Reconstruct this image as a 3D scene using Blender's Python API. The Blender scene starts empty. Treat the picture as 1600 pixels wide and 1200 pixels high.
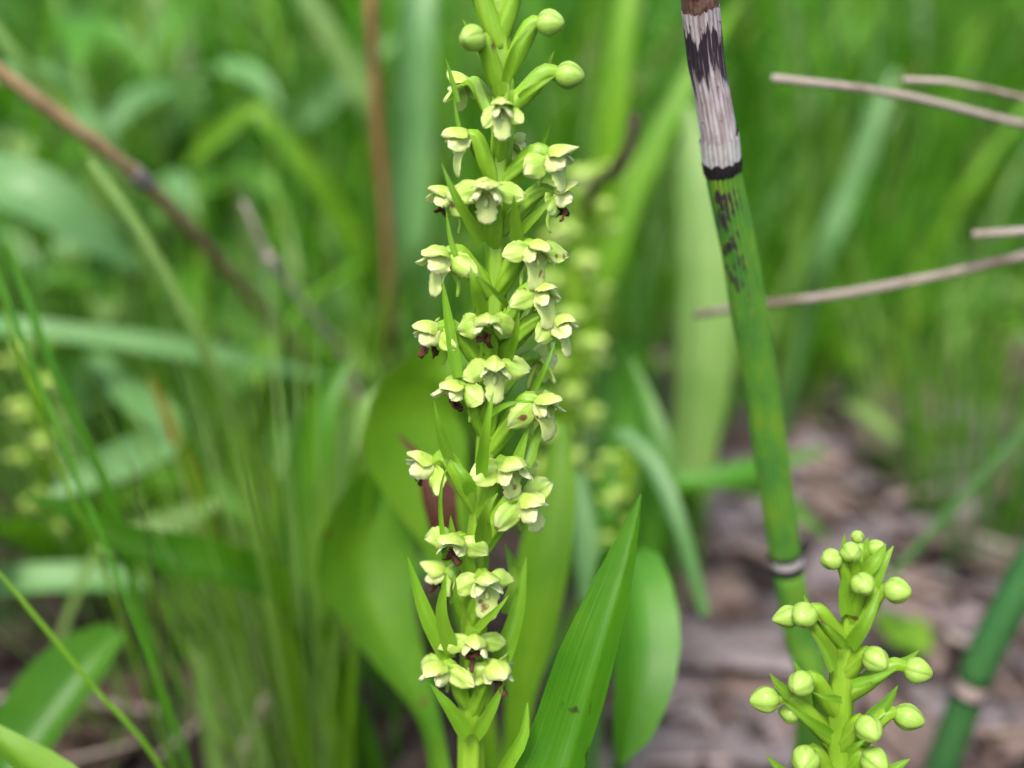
import bpy, math, random
from mathutils import Vector, Matrix, noise as mnoise
import numpy as np

R = math.radians
rnd = random.Random(11)
sc = bpy.context.scene
col = sc.collection

# ------------------------------------------------------------------ camera
PITCH = R(24.0)
CAM = Vector((0, 0, 0.16))
FPX = 1800.0                                   # focal length in photo pixels (1600 wide)
cam_d = bpy.data.cameras.new('camera')
cam_d.sensor_width = 36.0
cam_d.lens = 36.0 * FPX / 1600.0
cam_d.clip_start = 0.005
cam_d.clip_end = 200.0
cam_d.dof.use_dof = True
cam_d.dof.focus_distance = 0.1185
cam_d.dof.aperture_fstop = 10.0
cam_d.dof.aperture_blades = 0
cam = bpy.data.objects.new('camera', cam_d)
col.objects.link(cam)
cam.location = CAM
cam.rotation_euler = (R(90) - PITCH, 0, 0)
sc.camera = cam

# ------------------------------------------------------------------ sky, sun, exposure
SUN_EL, SUN_AZ = R(58), R(200)
world = bpy.data.worlds.new('World')
sc.world = world
world.use_nodes = True
wn = world.node_tree.nodes
wl = world.node_tree.links
bg = wn['Background']
sky = wn.new('ShaderNodeTexSky')
sky.sky_type = 'NISHITA'
sky.sun_disc = False
sky.sun_elevation = SUN_EL
sky.sun_rotation = SUN_AZ
sky.air_density = 1.0
sky.dust_density = 4.0
sky.ozone_density = 1.0
wl.new(sky.outputs[0], bg.inputs[0])
bg.inputs[1].default_value = 0.12
sun_d = bpy.data.lights.new('sun', 'SUN')
sun_d.energy = 1.5
sun_d.angle = R(14)
sun_d.color = (1.0, 0.96, 0.88)
sun = bpy.data.objects.new('sun', sun_d)
col.objects.link(sun)
sun_dir = Vector((math.sin(SUN_AZ) * math.cos(SUN_EL), math.cos(SUN_AZ) * math.cos(SUN_EL), math.sin(SUN_EL)))
sun.rotation_euler = sun_dir.to_track_quat('Z', 'Y').to_euler()
sun.location = (0, 0, 3)
sc.view_settings.view_transform = 'Standard'
sc.view_settings.look = 'None'
sc.view_settings.gamma = 1.0
sc.view_settings.exposure = 1.35
sc.view_settings.use_curve_mapping = False
sc.render.engine = 'CYCLES'
sc.cycles.use_denoising = True
sc.cycles.use_adaptive_sampling = True
sc.cycles.adaptive_threshold = 0.02
sc.cycles.max_bounces = 10
sc.cycles.transmission_bounces = 6
sc.cycles.diffuse_bounces = 5

# ------------------------------------------------------------------ pixel helpers (a pixel is a direction, d the depth along the view axis)
RIGHT = Vector((1, 0, 0))
UP = Vector((0, math.sin(PITCH), math.cos(PITCH)))
FWD = Vector((0, math.cos(PITCH), -math.sin(PITCH)))

def P(px, py, d):
    return CAM + d * (FWD + RIGHT * ((px - 800) / FPX) + UP * ((600 - py) / FPX))

def gdepth(py, h=0.0):
    return (CAM.z - h) / (math.sin(PITCH) + (py - 600) / FPX * math.cos(PITCH))

def G(px, py, h=0.0):
    return P(px, py, gdepth(py, h))

# ------------------------------------------------------------------ mesh helpers
def catmull(pts, n):
    """resample a polyline of tuples/vectors (any dim) with n points"""
    pts = [np.array(p, float) for p in pts]
    if len(pts) == 2:
        return [pts[0] + (pts[1] - pts[0]) * (i / (n - 1)) for i in range(n)]
    ext = [2 * pts[0] - pts[1]] + pts + [2 * pts[-1] - pts[-2]]
    out = []
    m = len(pts) - 1
    for i in range(n):
        t = i / (n - 1) * m
        k = min(int(t), m - 1)
        f = t - k
        a, b, c, d = ext[k], ext[k + 1], ext[k + 2], ext[k + 3]
        out.append(0.5 * ((2 * b) + (c - a) * f + (2 * a - 5 * b + 4 * c - d) * f * f + (3 * b - a - 3 * c + d) * f ** 3))
    return out

def even(pts, n):
    """like catmull, with points spaced evenly along the length"""
    q = catmull(pts, max(60, n * 4))
    q = np.array(q)
    s = np.concatenate([[0], np.cumsum(np.linalg.norm(np.diff(q[:, :3], axis=0), axis=1))])
    t = np.linspace(0, s[-1], n)
    return [np.array([np.interp(x, s, q[:, j]) for j in range(q.shape[1])]) for x in t]

class MB:
    def __init__(self):
        self.v, self.f, self.uv = [], [], []
    def add(self, vs, fs, uvs=None):
        o = len(self.v)
        self.v += [tuple(x) for x in vs]
        self.f += [tuple(i + o for i in f) for f in fs]
        self.uv += uvs if uvs else [(0, 0)] * len(vs)
        return self

def mesh_from(mb, name, origin):
    me = bpy.data.meshes.new(name)
    o = origin
    me.from_pydata([(x - o[0], y - o[1], z - o[2]) for x, y, z in mb.v], [], mb.f)
    me.polygons.foreach_set('use_smooth', [True] * len(me.polygons))
    ul = me.uv_layers.new(name='UVMap')
    li = np.zeros(len(me.loops), dtype=np.int32)
    me.loops.foreach_get('vertex_index', li)
    uv = np.array(mb.uv, dtype=np.float32)[li]
    ul.data.foreach_set('uv', uv.ravel())
    me.update()
    return me

ROOT = {}
def thing(name, label, cat, loc, group=None):
    o = bpy.data.objects.new(name, None)
    o.empty_display_size = 0.005
    col.objects.link(o)
    o.location = loc
    o['label'] = label
    o['category'] = cat
    if group:
        o['group'] = group
    ROOT[o.name] = Vector(loc)
    return o

def part(name, mb, mat, parent):
    org = ROOT[parent.name]
    me = mesh_from(mb, name, org)
    me.materials.append(mat)
    o = bpy.data.objects.new(name, me)
    col.objects.link(o)
    o.parent = parent
    ROOT[o.name] = org
    return o

def single(name, mb, mat, label=None, cat=None, loc=(0, 0, 0), group=None, kind=None):
    me = mesh_from(mb, name, loc)
    me.materials.append(mat)
    o = bpy.data.objects.new(name, me)
    col.objects.link(o)
    o.location = loc
    if label: o['label'] = label
    if cat: o['category'] = cat
    if group: o['group'] = group
    if kind: o['kind'] = kind
    ROOT[o.name] = Vector(loc)
    return o

def tangents(pts):
    T = []
    n = len(pts)
    for i in range(n):
        a = pts[max(0, i - 1)]
        b = pts[min(n - 1, i + 1)]
        t = b - a
        T.append(t.normalized() if t.length > 1e-12 else Vector((0, 0, 1)))
    return T

def tube(pts, radii, sides=10, nring=None, ridges=0, rdepth=0.0, cap=True, lump=0.0, seed=0, twist=0.0):
    """pts: Vectors, radii: list of same length"""
    data = [tuple(p) + (r,) for p, r in zip(pts, radii)]
    nring = nring or max(6, 4 * len(pts))
    q = even(data, nring)
    c = [Vector(x[:3]) for x in q]
    rr = [max(1e-6, x[3]) for x in q]
    T = tangents(c)
    ref = Vector((1, 0, 0)) if abs(T[0].x) < 0.8 else Vector((0, 1, 0))
    A = (ref - T[0] * ref.dot(T[0])).normalized()
    vs, uvs, fs = [], [], []
    L = 0
    for i in range(nring):
        if i:
            L += (c[i] - c[i - 1]).length
            A = (A - T[i] * A.dot(T[i])).normalized()
        B = T[i].cross(A)
        for k in range(sides + 1):
            a = 2 * math.pi * k / sides + twist * i / nring
            r = rr[i]
            if ridges:
                r *= 1 + rdepth * math.cos(ridges * (a - twist * i / nring))
            if lump:
                r *= 1 + lump * mnoise.noise(Vector((math.cos(a) * 1.3 + seed, math.sin(a) * 1.3, L / max(rr[i], 1e-4) * 0.35)))
            vs.append(c[i] + (A * math.cos(a) + B * math.sin(a)) * r)
            uvs.append((L, k / sides))
    w = sides + 1
    for i in range(nring - 1):
        for k in range(sides):
            fs.append((i * w + k, i * w + k + 1, (i + 1) * w + k + 1, (i + 1) * w + k))
    if cap:
        for i, rev in ((0, True), (nring - 1, False)):
            vs.append(c[i] + T[i] * (rr[i] * (0.35 if not rev else -0.35)))
            uvs.append((L if not rev else 0, 0.5))
            ci = len(vs) - 1
            for k in range(sides):
                a, b = i * w + k, i * w + k + 1
                fs.append((ci, b, a) if rev else (ci, a, b))
    mb = MB()
    mb.add(vs, fs, uvs)
    return mb

def ribbon(pts, hw, nref, nl=16, nw=4, cup=0.25, fold=0.0, wave=0.0, roll=0.0, seed=0.0, thick=0.0, twist=0.0):
    """leaf or blade: pts along the midrib, hw half widths, nref direction its upper face looks to"""
    data = [tuple(p) + (w,) for p, w in zip(pts, hw)]
    q = even(data, nl)
    c = [Vector(x[:3]) for x in q]
    W = [max(2e-5, x[3]) for x in q]
    T = tangents(c)
    vs, uvs, fs = [], [], []
    L = 0
    S0 = None
    for i in range(nl):
        if i: L += (c[i] - c[i - 1]).length
        S = T[i].cross(nref)
        if S.length < 0.25 and S0 is not None:
            S = S0 - T[i] * S0.dot(T[i])
        S.normalize()
        if S0 is not None and S.dot(S0) < 0: S = -S
        S0 = S
        N = S.cross(T[i]).normalized()
        ra = roll + twist * i / (nl - 1)
        if ra:
            S, N = S * math.cos(ra) + N * math.sin(ra), N * math.cos(ra) - S * math.sin(ra)
        for k in range(nw + 1):
            v = -1 + 2 * k / nw
            off = cup * W[i] * v * v + fold * W[i] * abs(v)
            if wave:
                off += wave * W[i] * abs(v) * mnoise.noise(Vector((i * 0.35 + seed, v * 0.8, seed * 1.7)))
            wv = W[i] * (1 + 0.06 * mnoise.noise(Vector((i * 0.5 + seed, k * 3.1, 4.4))) * abs(v))
            vs.append(c[i] + S * (v * wv) + N * off)
            uvs.append((L, (v + 1) / 2))
    w = nw + 1
    for i in range(nl - 1):
        for k in range(nw):
            fs.append((i * w + k, i * w + k + 1, (i + 1) * w + k + 1, (i + 1) * w + k))
    mb = MB()
    mb.add(vs, fs, uvs)
    return mb

def petal(base, dl, nrm, L, W, prof, bend=0.0, cup=0.3, thick=0.00022, nu=9, nv=8, cren=0.0, seed=0.0, wav=0.0, keel=0.0):
    """fleshy petal: closed sheet; prof = half-width profile along the length"""
    dl = dl.normalized()
    nrm = (nrm - dl * nrm.dot(dl)).normalized()
    side = dl.cross(nrm)
    top, bot, uvs = [], [], []
    pos = Vector(base)
    prev = 0
    for i in range(nu):
        s = i / (nu - 1)
        if i:
            th = bend * (s - 0.5 / (nu - 1))
            pos = pos + (dl * math.cos(th) + nrm * math.sin(th)) * (L / (nu - 1))
        th = bend * s
        n = nrm * math.cos(th) - dl * math.sin(th)
        hw = W * 0.5 * np.interp(s, np.linspace(0, 1, len(prof)), prof)
        for k in range(nv + 1):
            v = -1 + 2 * k / nv
            w = hw
            lift = 0.0
            if cren:
                w = hw * (1 + cren * (mnoise.noise(Vector((s * 9 + seed, v * 3, seed))) + 0.6 * mnoise.noise(Vector((s * 23 + seed, v * 2, seed + 3)))) * abs(v))
            if wav:
                lift = wav * W * mnoise.noise(Vector((s * 2.2 + seed, v * 1.4, seed * 2))) * (0.3 + 0.7 * abs(v))
            if keel:
                lift -= keel * W * math.exp(-(v / 0.22) ** 2) * min(1.0, 2.2 * (1 - s) + 0.15)
            c = max(1e-3, abs(cup)) * (1 if cup >= 0 else -1)
            x = w * math.sin(v * c) / c
            y = w * (1 - math.cos(v * c)) / c
            p = pos + side * x + n * (y + lift)
            if cren and i == nu - 1:
                p = p + dl * (cren * L * 0.15 * mnoise.noise(Vector((v * 3.0, seed, 1))))
            t = thick * 0.5 * (1 - 0.75 * max(v * v * v * v, s ** 6))
            top.append(p + n * t)
            bot.append(p - n * t)
            uvs.append((s, k / nv))
    w = nv + 1
    m = len(top)
    vs = top + bot
    fs = []
    for i in range(nu - 1):
        for k in range(nv):
            a, b, c2, d = i * w + k, i * w + k + 1, (i + 1) * w + k + 1, (i + 1) * w + k
            fs.append((a, b, c2, d))
            fs.append((m + d, m + c2, m + b, m + a))
    ring = [k for k in range(nv + 1)] + [(i + 1) * w - 1 for i in range(1, nu)] + [(nu - 1) * w + k for k in range(nv - 1, -1, -1)] + [i * w for i in range(nu - 2, 0, -1)]
    for a, b in zip(ring, ring[1:] + ring[:1]):
        fs.append((b, a, m + a, m + b))
    mb = MB()
    mb.add(vs, fs, uvs + uvs)
    return mb

def blob(c, ax, r, length, rings=8, sides=10, lump=0.0, seed=0.0, point=0.0):
    """ovoid along ax; point draws the far end out"""
    ax = ax.normalized()
    ref = Vector((0, 0, 1)) if abs(ax.z) < 0.9 else Vector((1, 0, 0))
    A = ax.cross(ref).normalized()
    B = ax.cross(A)
    vs, fs, uvs = [], [], []
    for i in range(rings + 1):
        t = math.pi * i / rings
        z = -math.cos(t)
        rr = math.sin(t)
        if point and z > 0:
            rr *= (1 - point * z * 0.6)
        for k in range(sides + 1):
            a = 2 * math.pi * k / sides
            q = (A * math.cos(a) + B * math.sin(a)) * (rr * r) + ax * (z * length / 2)
            if lump:
                q = q * (1 + lump * mnoise.noise(Vector((math.cos(a) * rr * 1.9 + seed, math.sin(a) * rr * 1.9, z * 2))))
            vs.append(c + q)
            uvs.append((z * 0.5 + 0.5, k / sides))
    w = sides + 1
    for i in range(rings):
        for k in range(sides):
            fs.append((i * w + k, i * w + k + 1, (i + 1) * w + k + 1, (i + 1) * w + k))
    mb = MB()
    mb.add(vs, fs, uvs)
    return mb

# ------------------------------------------------------------------ materials
def newmat(name):
    m = bpy.data.materials.new(name)
    m.use_nodes = True
    nt = m.node_tree
    for n in list(nt.nodes):
        nt.nodes.remove(n)
    out = nt.nodes.new('ShaderNodeOutputMaterial')
    return m, nt, out

def nd(nt, kind, **kw):
    n = nt.nodes.new(kind)
    for k, v in kw.items():
        setattr(n, k, v)
    return n

def mixcol(nt, fac, a, b, blend='MIX'):
    m = nd(nt, 'ShaderNodeMix', data_type='RGBA', blend_type=blend)
    for sock, val in ((m.inputs[0], fac), (m.inputs[6], a), (m.inputs[7], b)):
        if hasattr(val, 'is_output') or hasattr(val, 'links'):
            nt.links.new(val, sock)
        elif isinstance(val, (int, float)):
            sock.default_value = val
        else:
            sock.default_value = tuple(val) + (1,) if len(val) == 3 else val
    return m.outputs[2]

def ramp(nt, sock, stops):
    r = nd(nt, 'ShaderNodeValToRGB')
    e = r.color_ramp.elements
    e[0].position, e[1].position = stops[0][0], stops[-1][0]
    for p, c in stops[1:-1]:
        e.new(p)
    for el, (p, c) in zip(e, stops):
        el.position = p
        el.color = (c, c, c, 1) if isinstance(c, (int, float)) else tuple(c) + (1,)
    nt.links.new(sock, r.inputs[0])
    return r.outputs[0]

def noise_tex(nt, vec, scale, detail=3, rough=0.55):
    n = nd(nt, 'ShaderNodeTexNoise')
    n.inputs['Scale'].default_value = scale
    n.inputs['Detail'].default_value = detail
    n.inputs['Roughness'].default_value = rough
    if vec is not None:
        nt.links.new(vec, n.inputs['Vector'])
    return n.outputs[0]

def mapping(nt, vec, scale=(1, 1, 1), loc=(0, 0, 0)):
    m = nd(nt, 'ShaderNodeMapping')
    m.inputs['Scale'].default_value = scale
    m.inputs['Location'].default_value = loc
    nt.links.new(vec, m.inputs['Vector'])
    return m.outputs[0]

def leaf_mat(name, c1, c2, transl=0.35, rough=0.42, tcol=None, veins=22, spots=None, attr=False, spec=0.45, vein_str=0.35):
    m, nt, out = newmat(name)
    tc = nd(nt, 'ShaderNodeTexCoord')
    geo_rand = nd(nt, 'ShaderNodeObjectInfo').outputs['Random']
    big = noise_tex(nt, tc.outputs['Object'], 90, 4)
    f1 = ramp(nt, big, [(0.32, 0.0), (0.68, 1.0)])
    if attr:
        a = nd(nt, 'ShaderNodeAttribute')
        a.attribute_name = 'Col'
        c = mixcol(nt, f1, a.outputs['Color'], mixcol(nt, 1.0, a.outputs['Color'], (0.8, 0.85, 0.7), 'MULTIPLY'))
    else:
        c = mixcol(nt, f1, c1, c2)
    uvv = mapping(nt, tc.outputs['UV'], (60, veins, 1))
    vn = noise_tex(nt, uvv, 1.0, 2)
    vf = ramp(nt, vn, [(0.35, 0.0), (0.65, 1.0)])
    c = mixcol(nt, mul(nt, vf, vein_str), c, mixcol(nt, 1.0, c, (0.62, 0.72, 0.5), 'MULTIPLY'))
    hsv = nd(nt, 'ShaderNodeHueSaturation')
    v = nd(nt, 'ShaderNodeMapRange')
    nt.links.new(geo_rand, v.inputs[0])
    v.inputs[3].default_value = 0.85
    v.inputs[4].default_value = 1.15
    nt.links.new(v.outputs[0], hsv.inputs['Value'])
    nt.links.new(c, hsv.inputs['Color'])
    c = hsv.outputs[0]
    if spots:
        sn = noise_tex(nt, tc.outputs['Object'], spots[1], 3)
        sf = ramp(nt, sn, [(spots[2], 0.0), (spots[2] + 0.05, 1.0)])
        c = mixcol(nt, sf, c, spots[0])
    b = nd(nt, 'ShaderNodeBsdfPrincipled')
    nt.links.new(c, b.inputs['Base Color'])
    b.inputs['Roughness'].default_value = rough
    b.inputs['Specular IOR Level'].default_value = spec
    bump = nd(nt, 'ShaderNodeBump')
    bump.inputs['Strength'].default_value = 0.35
    bump.inputs['Distance'].default_value = 0.0003
    nt.links.new(vn, bump.inputs['Height'])
    nt.links.new(bump.outputs[0], b.inputs['Normal'])
    t = nd(nt, 'ShaderNodeBsdfTranslucent')
    tm = mixcol(nt, 1.0, c, tcol or (1.5, 1.35, 0.6), 'MULTIPLY')
    nt.links.new(tm, t.inputs['Color'])
    mx = nd(nt, 'ShaderNodeMixShader')
    mx.inputs[0].default_value = transl
    nt.links.new(b.outputs[0], mx.inputs[1])
    nt.links.new(t.outputs[0], mx.inputs[2])
    nt.links.new(mx.outputs[0], out.inputs[0])
    return m

def mul(nt, a, k):
    m = nd(nt, 'ShaderNodeMath', operation='MULTIPLY')
    for s, v in ((m.inputs[0], a), (m.inputs[1], k)):
        if isinstance(v, (int, float)): s.default_value = v
        else: nt.links.new(v, s)
    return m.outputs[0]

def fleshy_mat(name, c1, c2, sss=0.5, rough=0.45, scale=900, spots=None, spot_thr=0.72, tip=None, stripes=0.0):
    """soft flower tissue; tip = colour of the outer end (uv.x), spots = brown specks"""
    m, nt, out = newmat(name)
    tc = nd(nt, 'ShaderNodeTexCoord')
    n1 = ramp(nt, noise_tex(nt, tc.outputs['Object'], scale, 4), [(0.3, 0.0), (0.7, 1.0)])
    c = mixcol(nt, n1, c1, c2)
    if stripes:
        sv = noise_tex(nt, mapping(nt, tc.outputs['UV'], (1.2, 14, 1)), 1.0, 2)
        c = mixcol(nt, mul(nt, ramp(nt, sv, [(0.4, 0.0), (0.6, 1.0)]), stripes), c, mixcol(nt, 1.0, c, (0.72, 0.85, 0.5), 'MULTIPLY'))
    if tip:
        sx = nd(nt, 'ShaderNodeSeparateXYZ')
        nt.links.new(tc.outputs['UV'], sx.inputs[0])
        c = mixcol(nt, ramp(nt, sx.outputs[0], [(0.55, 0.0), (1.0, 0.85)]), c, tip)
    if spots:
        sn = noise_tex(nt, tc.outputs['Object'], 520, 2)
        c = mixcol(nt, ramp(nt, sn, [(spot_thr, 0.0), (spot_thr + 0.05, 1.0)]), c, spots)
    b = nd(nt, 'ShaderNodeBsdfPrincipled')
    nt.links.new(c, b.inputs['Base Color'])
    b.inputs['Roughness'].default_value = rough
    b.inputs['Specular IOR Level'].default_value = 0.4
    b.inputs['Subsurface Weight'].default_value = sss
    b.inputs['Subsurface Radius'].default_value = (0.8, 1.0, 0.35)
    b.inputs['Subsurface Scale'].default_value = 0.0009
    bump = nd(nt, 'ShaderNodeBump')
    bump.inputs['Strength'].default_value = 0.25
    bump.inputs['Distance'].default_value = 0.00012
    nt.links.new(noise_tex(nt, tc.outputs['Object'], 2600, 3), bump.inputs['Height'])
    nt.links.new(bump.outputs[0], b.inputs['Normal'])
    nt.links.new(b.outputs[0], out.inputs[0])
    return m

def dry_mat(name, c1, c2, c3=None, rough=0.75, scale=250, streak=True):
    m, nt, out = newmat(name)
    tc = nd(nt, 'ShaderNodeTexCoord')
    n1 = ramp(nt, noise_tex(nt, tc.outputs['Object'], scale, 5), [(0.3, 0.0), (0.7, 1.0)])
    c = mixcol(nt, n1, c1, c2)
    if c3:
        n2 = ramp(nt, noise_tex(nt, tc.outputs['Object'], scale * 0.35, 3), [(0.52, 0.0), (0.62, 1.0)])
        c = mixcol(nt, n2, c, c3)
    rn = nd(nt, 'ShaderNodeObjectInfo').outputs['Random']
    hsv = nd(nt, 'ShaderNodeHueSaturation')
    v = nd(nt, 'ShaderNodeMapRange')
    nt.links.new(rn, v.inputs[0])
    v.inputs[3].default_value = 0.75
    v.inputs[4].default_value = 1.25
    nt.links.new(v.outputs[0], hsv.inputs['Value'])
    nt.links.new(c, hsv.inputs['Color'])
    c = hsv.outputs[0]
    b = nd(nt, 'ShaderNodeBsdfPrincipled')
    nt.links.new(c, b.inputs['Base Color'])
    b.inputs['Roughness'].default_value = rough
    b.inputs['Specular IOR Level'].default_value = 0.3
    bump = nd(nt, 'ShaderNodeBump')
    bump.inputs['Strength'].default_value = 0.5
    bump.inputs['Distance'].default_value = 0.0005
    nt.links.new(noise_tex(nt, mapping(nt, tc.outputs['UV'], (40, 30, 1)) if streak else tc.outputs['Object'], 1.0 if streak else 400, 3), bump.inputs['Height'])
    nt.links.new(bump.outputs[0], b.inputs['Normal'])
    nt.links.new(b.outputs[0], out.inputs[0])
    return m

M = {}
M['fresh'] = leaf_mat('fresh_leaf', (0.060, 0.215, 0.012), (0.095, 0.270, 0.018))
M['dark'] = leaf_mat('dark_leaf', (0.030, 0.140, 0.008), (0.055, 0.190, 0.012), transl=0.28)
M['lime'] = leaf_mat('lime_leaf', (0.130, 0.310, 0.014), (0.190, 0.380, 0.020), transl=0.42)
M['glauc'] = leaf_mat('glaucous_leaf', (0.115, 0.270, 0.080), (0.165, 0.325, 0.120), transl=0.25, tcol=(1.1, 1.2, 0.7))
M['pale'] = leaf_mat('pale_leaf', (0.200, 0.360, 0.090), (0.270, 0.420, 0.130), transl=0.35)
M['orchidleaf'] = leaf_mat('orchid_leaf', (0.052, 0.190, 0.007), (0.085, 0.240, 0.010), transl=0.40, rough=0.36, veins=26, vein_str=0.45)
M['orchidleaf_worn'] = leaf_mat('worn_orchid_leaf', (0.060, 0.190, 0.007), (0.105, 0.240, 0.009), transl=0.40, rough=0.6, spec=0.3, veins=26, spots=((0.10, 0.055, 0.015), 130, 0.66))
M['orchidleaf_spot'] = leaf_mat('spotted_orchid_leaf', (0.050, 0.185, 0.007), (0.085, 0.235, 0.010), transl=0.40, rough=0.4, veins=26, vein_str=0.4, spots=((0.030, 0.035, 0.008), 210, 0.665))
M['grass'] = leaf_mat('meadow_grass', (0, 0, 0), (0, 0, 0), attr=True, veins=8, vein_str=0.2, rough=0.34, spec=0.6)
M['stem'] = fleshy_mat('orchid_stem', (0.155, 0.300, 0.014), (0.215, 0.360, 0.026), sss=0.35, scale=300, spots=(0.09, 0.055, 0.02), spot_thr=0.70, stripes=0.3)
M['ovary'] = fleshy_mat('orchid_ovary', (0.165, 0.330, 0.016), (0.235, 0.400, 0.032), sss=0.35, scale=500, spots=(0.11, 0.06, 0.02), spot_thr=0.70, stripes=0.5)
M['sepal'] = fleshy_mat('orchid_sepal', (0.290, 0.450, 0.065), (0.385, 0.520, 0.115), tip=(0.48, 0.58, 0.20), spots=(0.17, 0.08, 0.03), spot_thr=0.675, stripes=0.7)
M['hood'] = fleshy_mat('orchid_hood_sepal', (0.345, 0.490, 0.075), (0.430, 0.550, 0.130), tip=(0.50, 0.59, 0.22), spots=(0.22, 0.12, 0.05), spot_thr=0.675, stripes=0.65)
M['petal'] = fleshy_mat('orchid_petal', (0.420, 0.500, 0.165), (0.500, 0.560, 0.230), tip=(0.56, 0.60, 0.31), stripes=0.45)
M['lip'] = fleshy_mat('orchid_lip', (0.410, 0.510, 0.150), (0.500, 0.570, 0.210), tip=(0.56, 0.60, 0.29), spots=(0.20, 0.12, 0.05), spot_thr=0.64, stripes=0.45)
M['column'] = fleshy_mat('orchid_column', (0.40, 0.44, 0.05), (0.48, 0.48, 0.08))
M['bud'] = fleshy_mat('orchid_bud', (0.270, 0.420, 0.070), (0.345, 0.480, 0.110), stripes=0.8, sss=0.35, spots=(0.20, 0.16, 0.05), spot_thr=0.70)
M['budstem'] = fleshy_mat('young_orchid_stem', (0.170, 0.315, 0.016), (0.225, 0.370, 0.028), sss=0.35, scale=300, stripes=0.6, spots=(0.10, 0.07, 0.02), spot_thr=0.71)
M['bract'] = leaf_mat('orchid_bract', (0.140, 0.320, 0.014), (0.210, 0.390, 0.028), transl=0.35, veins=10, vein_str=0.4, spots=((0.12, 0.08, 0.02), 420, 0.70))
M['brown'] = dry_mat('withered_brown', (0.040, 0.012, 0.006), (0.095, 0.032, 0.012), rough=0.7, scale=1500, streak=False)
M['deadleaf'] = dry_mat('dead_leaf', (0.110, 0.075, 0.062), (0.215, 0.160, 0.145), (0.050, 0.030, 0.025))
M['darkdead'] = dry_mat('dark_dead_leaf', (0.040, 0.024, 0.018), (0.090, 0.058, 0.044), (0.020, 0.012, 0.010))
M['deadgrey'] = dry_mat('dead_leaf_grey', (0.145, 0.118, 0.122), (0.230, 0.194, 0.202), (0.070, 0.050, 0.048))
M['tan'] = dry_mat('dry_tan_stalk', (0.330, 0.265, 0.220), (0.430, 0.365, 0.320), (0.210, 0.150, 0.120))
M['reed'] = dry_mat('dry_brown_reed', (0.370, 0.250, 0.110), (0.480, 0.345, 0.175), (0.270, 0.170, 0.085))
M['redreed'] = dry_mat('red_brown_stalk', (0.290, 0.130, 0.055), (0.370, 0.180, 0.080), (0.200, 0.085, 0.042))
M['pinkgrey'] = dry_mat('pink_grey_stalk', (0.330, 0.250, 0.240), (0.430, 0.340, 0.320), (0.200, 0.140, 0.120))
M['darktwig'] = dry_mat('dark_withered', (0.022, 0.012, 0.010), (0.060, 0.032, 0.024))
M['orange'] = leaf_mat('orange_brown_blade', (0.270, 0.110, 0.020), (0.340, 0.160, 0.030), transl=0.3)

# ------------------------------------------------------------------ ground
def ground_h(x, y):
    return 0.006 * mnoise.noise(Vector((x * 14, y * 14, 0.3))) + 0.0025 * mnoise.noise(Vector((x * 60, y * 60, 2.0)))

def make_ground():
    m, nt, out = newmat('soil')
    tc = nd(nt, 'ShaderNodeTexCoord')
    a = ramp(nt, noise_tex(nt, tc.outputs['Object'], 60, 6, 0.65), [(0.35, (0.012, 0.008, 0.007)), (0.55, (0.034, 0.023, 0.020)), (0.72, (0.085, 0.062, 0.058))])
    b = nd(nt, 'ShaderNodeBsdfPrincipled')
    nt.links.new(a, b.inputs['Base Color'])
    b.inputs['Roughness'].default_value = 0.9
    bump = nd(nt, 'ShaderNodeBump')
    bump.inputs['Distance'].default_value = 0.002
    nt.links.new(noise_tex(nt, tc.outputs['Object'], 400, 5), bump.inputs['Height'])
    nt.links.new(bump.outputs[0], b.inputs['Normal'])
    nt.links.new(b.outputs[0], out.inputs[0])
    mb = MB()
    xs = [-60, -20, -6, -2] + list(np.linspace(-0.8, 0.8, 81)) + [2, 6, 20, 60]
    ys = [-60, -20, -6, -1.5] + list(np.linspace(-0.5, 1.3, 91)) + [3, 8, 25, 60]
    vs = [(x, y, ground_h(x, y)) for y in ys for x in xs]
    w = len(xs)
    fs = [(j * w + i, j * w + i + 1, (j + 1) * w + i + 1, (j + 1) * w + i) for j in range(len(ys) - 1) for i in range(w - 1)]
    mb.add(vs, fs)
    single('ground', mb, m, kind='structure')
make_ground()

# ------------------------------------------------------------------ main orchid
def axis_point(tab, py):
    ys = [t[1] for t in tab]
    x = np.interp(py, ys, [t[0] for t in tab])
    d = np.interp(py, ys, [t[2] for t in tab])
    return P(float(x), float(py), float(d))

FOCUS = 0.1185
ORD = lambda py: FOCUS + 0.0035 + (py - 600) * 0.0000115
ORCH = [(776, -260), (779, -60), (781, 40), (786, 130), (784, 220), (776, 330), (775, 450), (768, 560), (764, 650), (758, 750), (747, 850), (741, 950), (738, 1080), (736, 1200), (734, 1330)]
ORCH = [(x, y, ORD(y)) for x, y in ORCH]

def view_dir(yaw, tilt=0.0):
    """a direction: yaw 0 looks at the camera, -90 to picture left, +90 right, 180 away; tilt up"""
    h = Vector((math.sin(R(yaw)), -math.cos(R(yaw)), 0))
    return (h * math.cos(R(tilt)) + Vector((0, 0, 1)) * math.sin(R(tilt))).normalized()

MM = 0.001
OVAL = [0.35, 0.72, 0.95, 1.0, 0.98, 0.85, 0.55, 0.12]
HOODP = [0.55, 0.9, 1.0, 1.0, 0.95, 0.8, 0.5, 0.1]
PETP = [0.4, 0.75, 0.95, 1.0, 0.95, 0.82, 0.6, 0.2]
LIPP = [0.7, 1.25, 1.05, 0.86, 0.86, 0.88, 0.78, 0.35]

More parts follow.
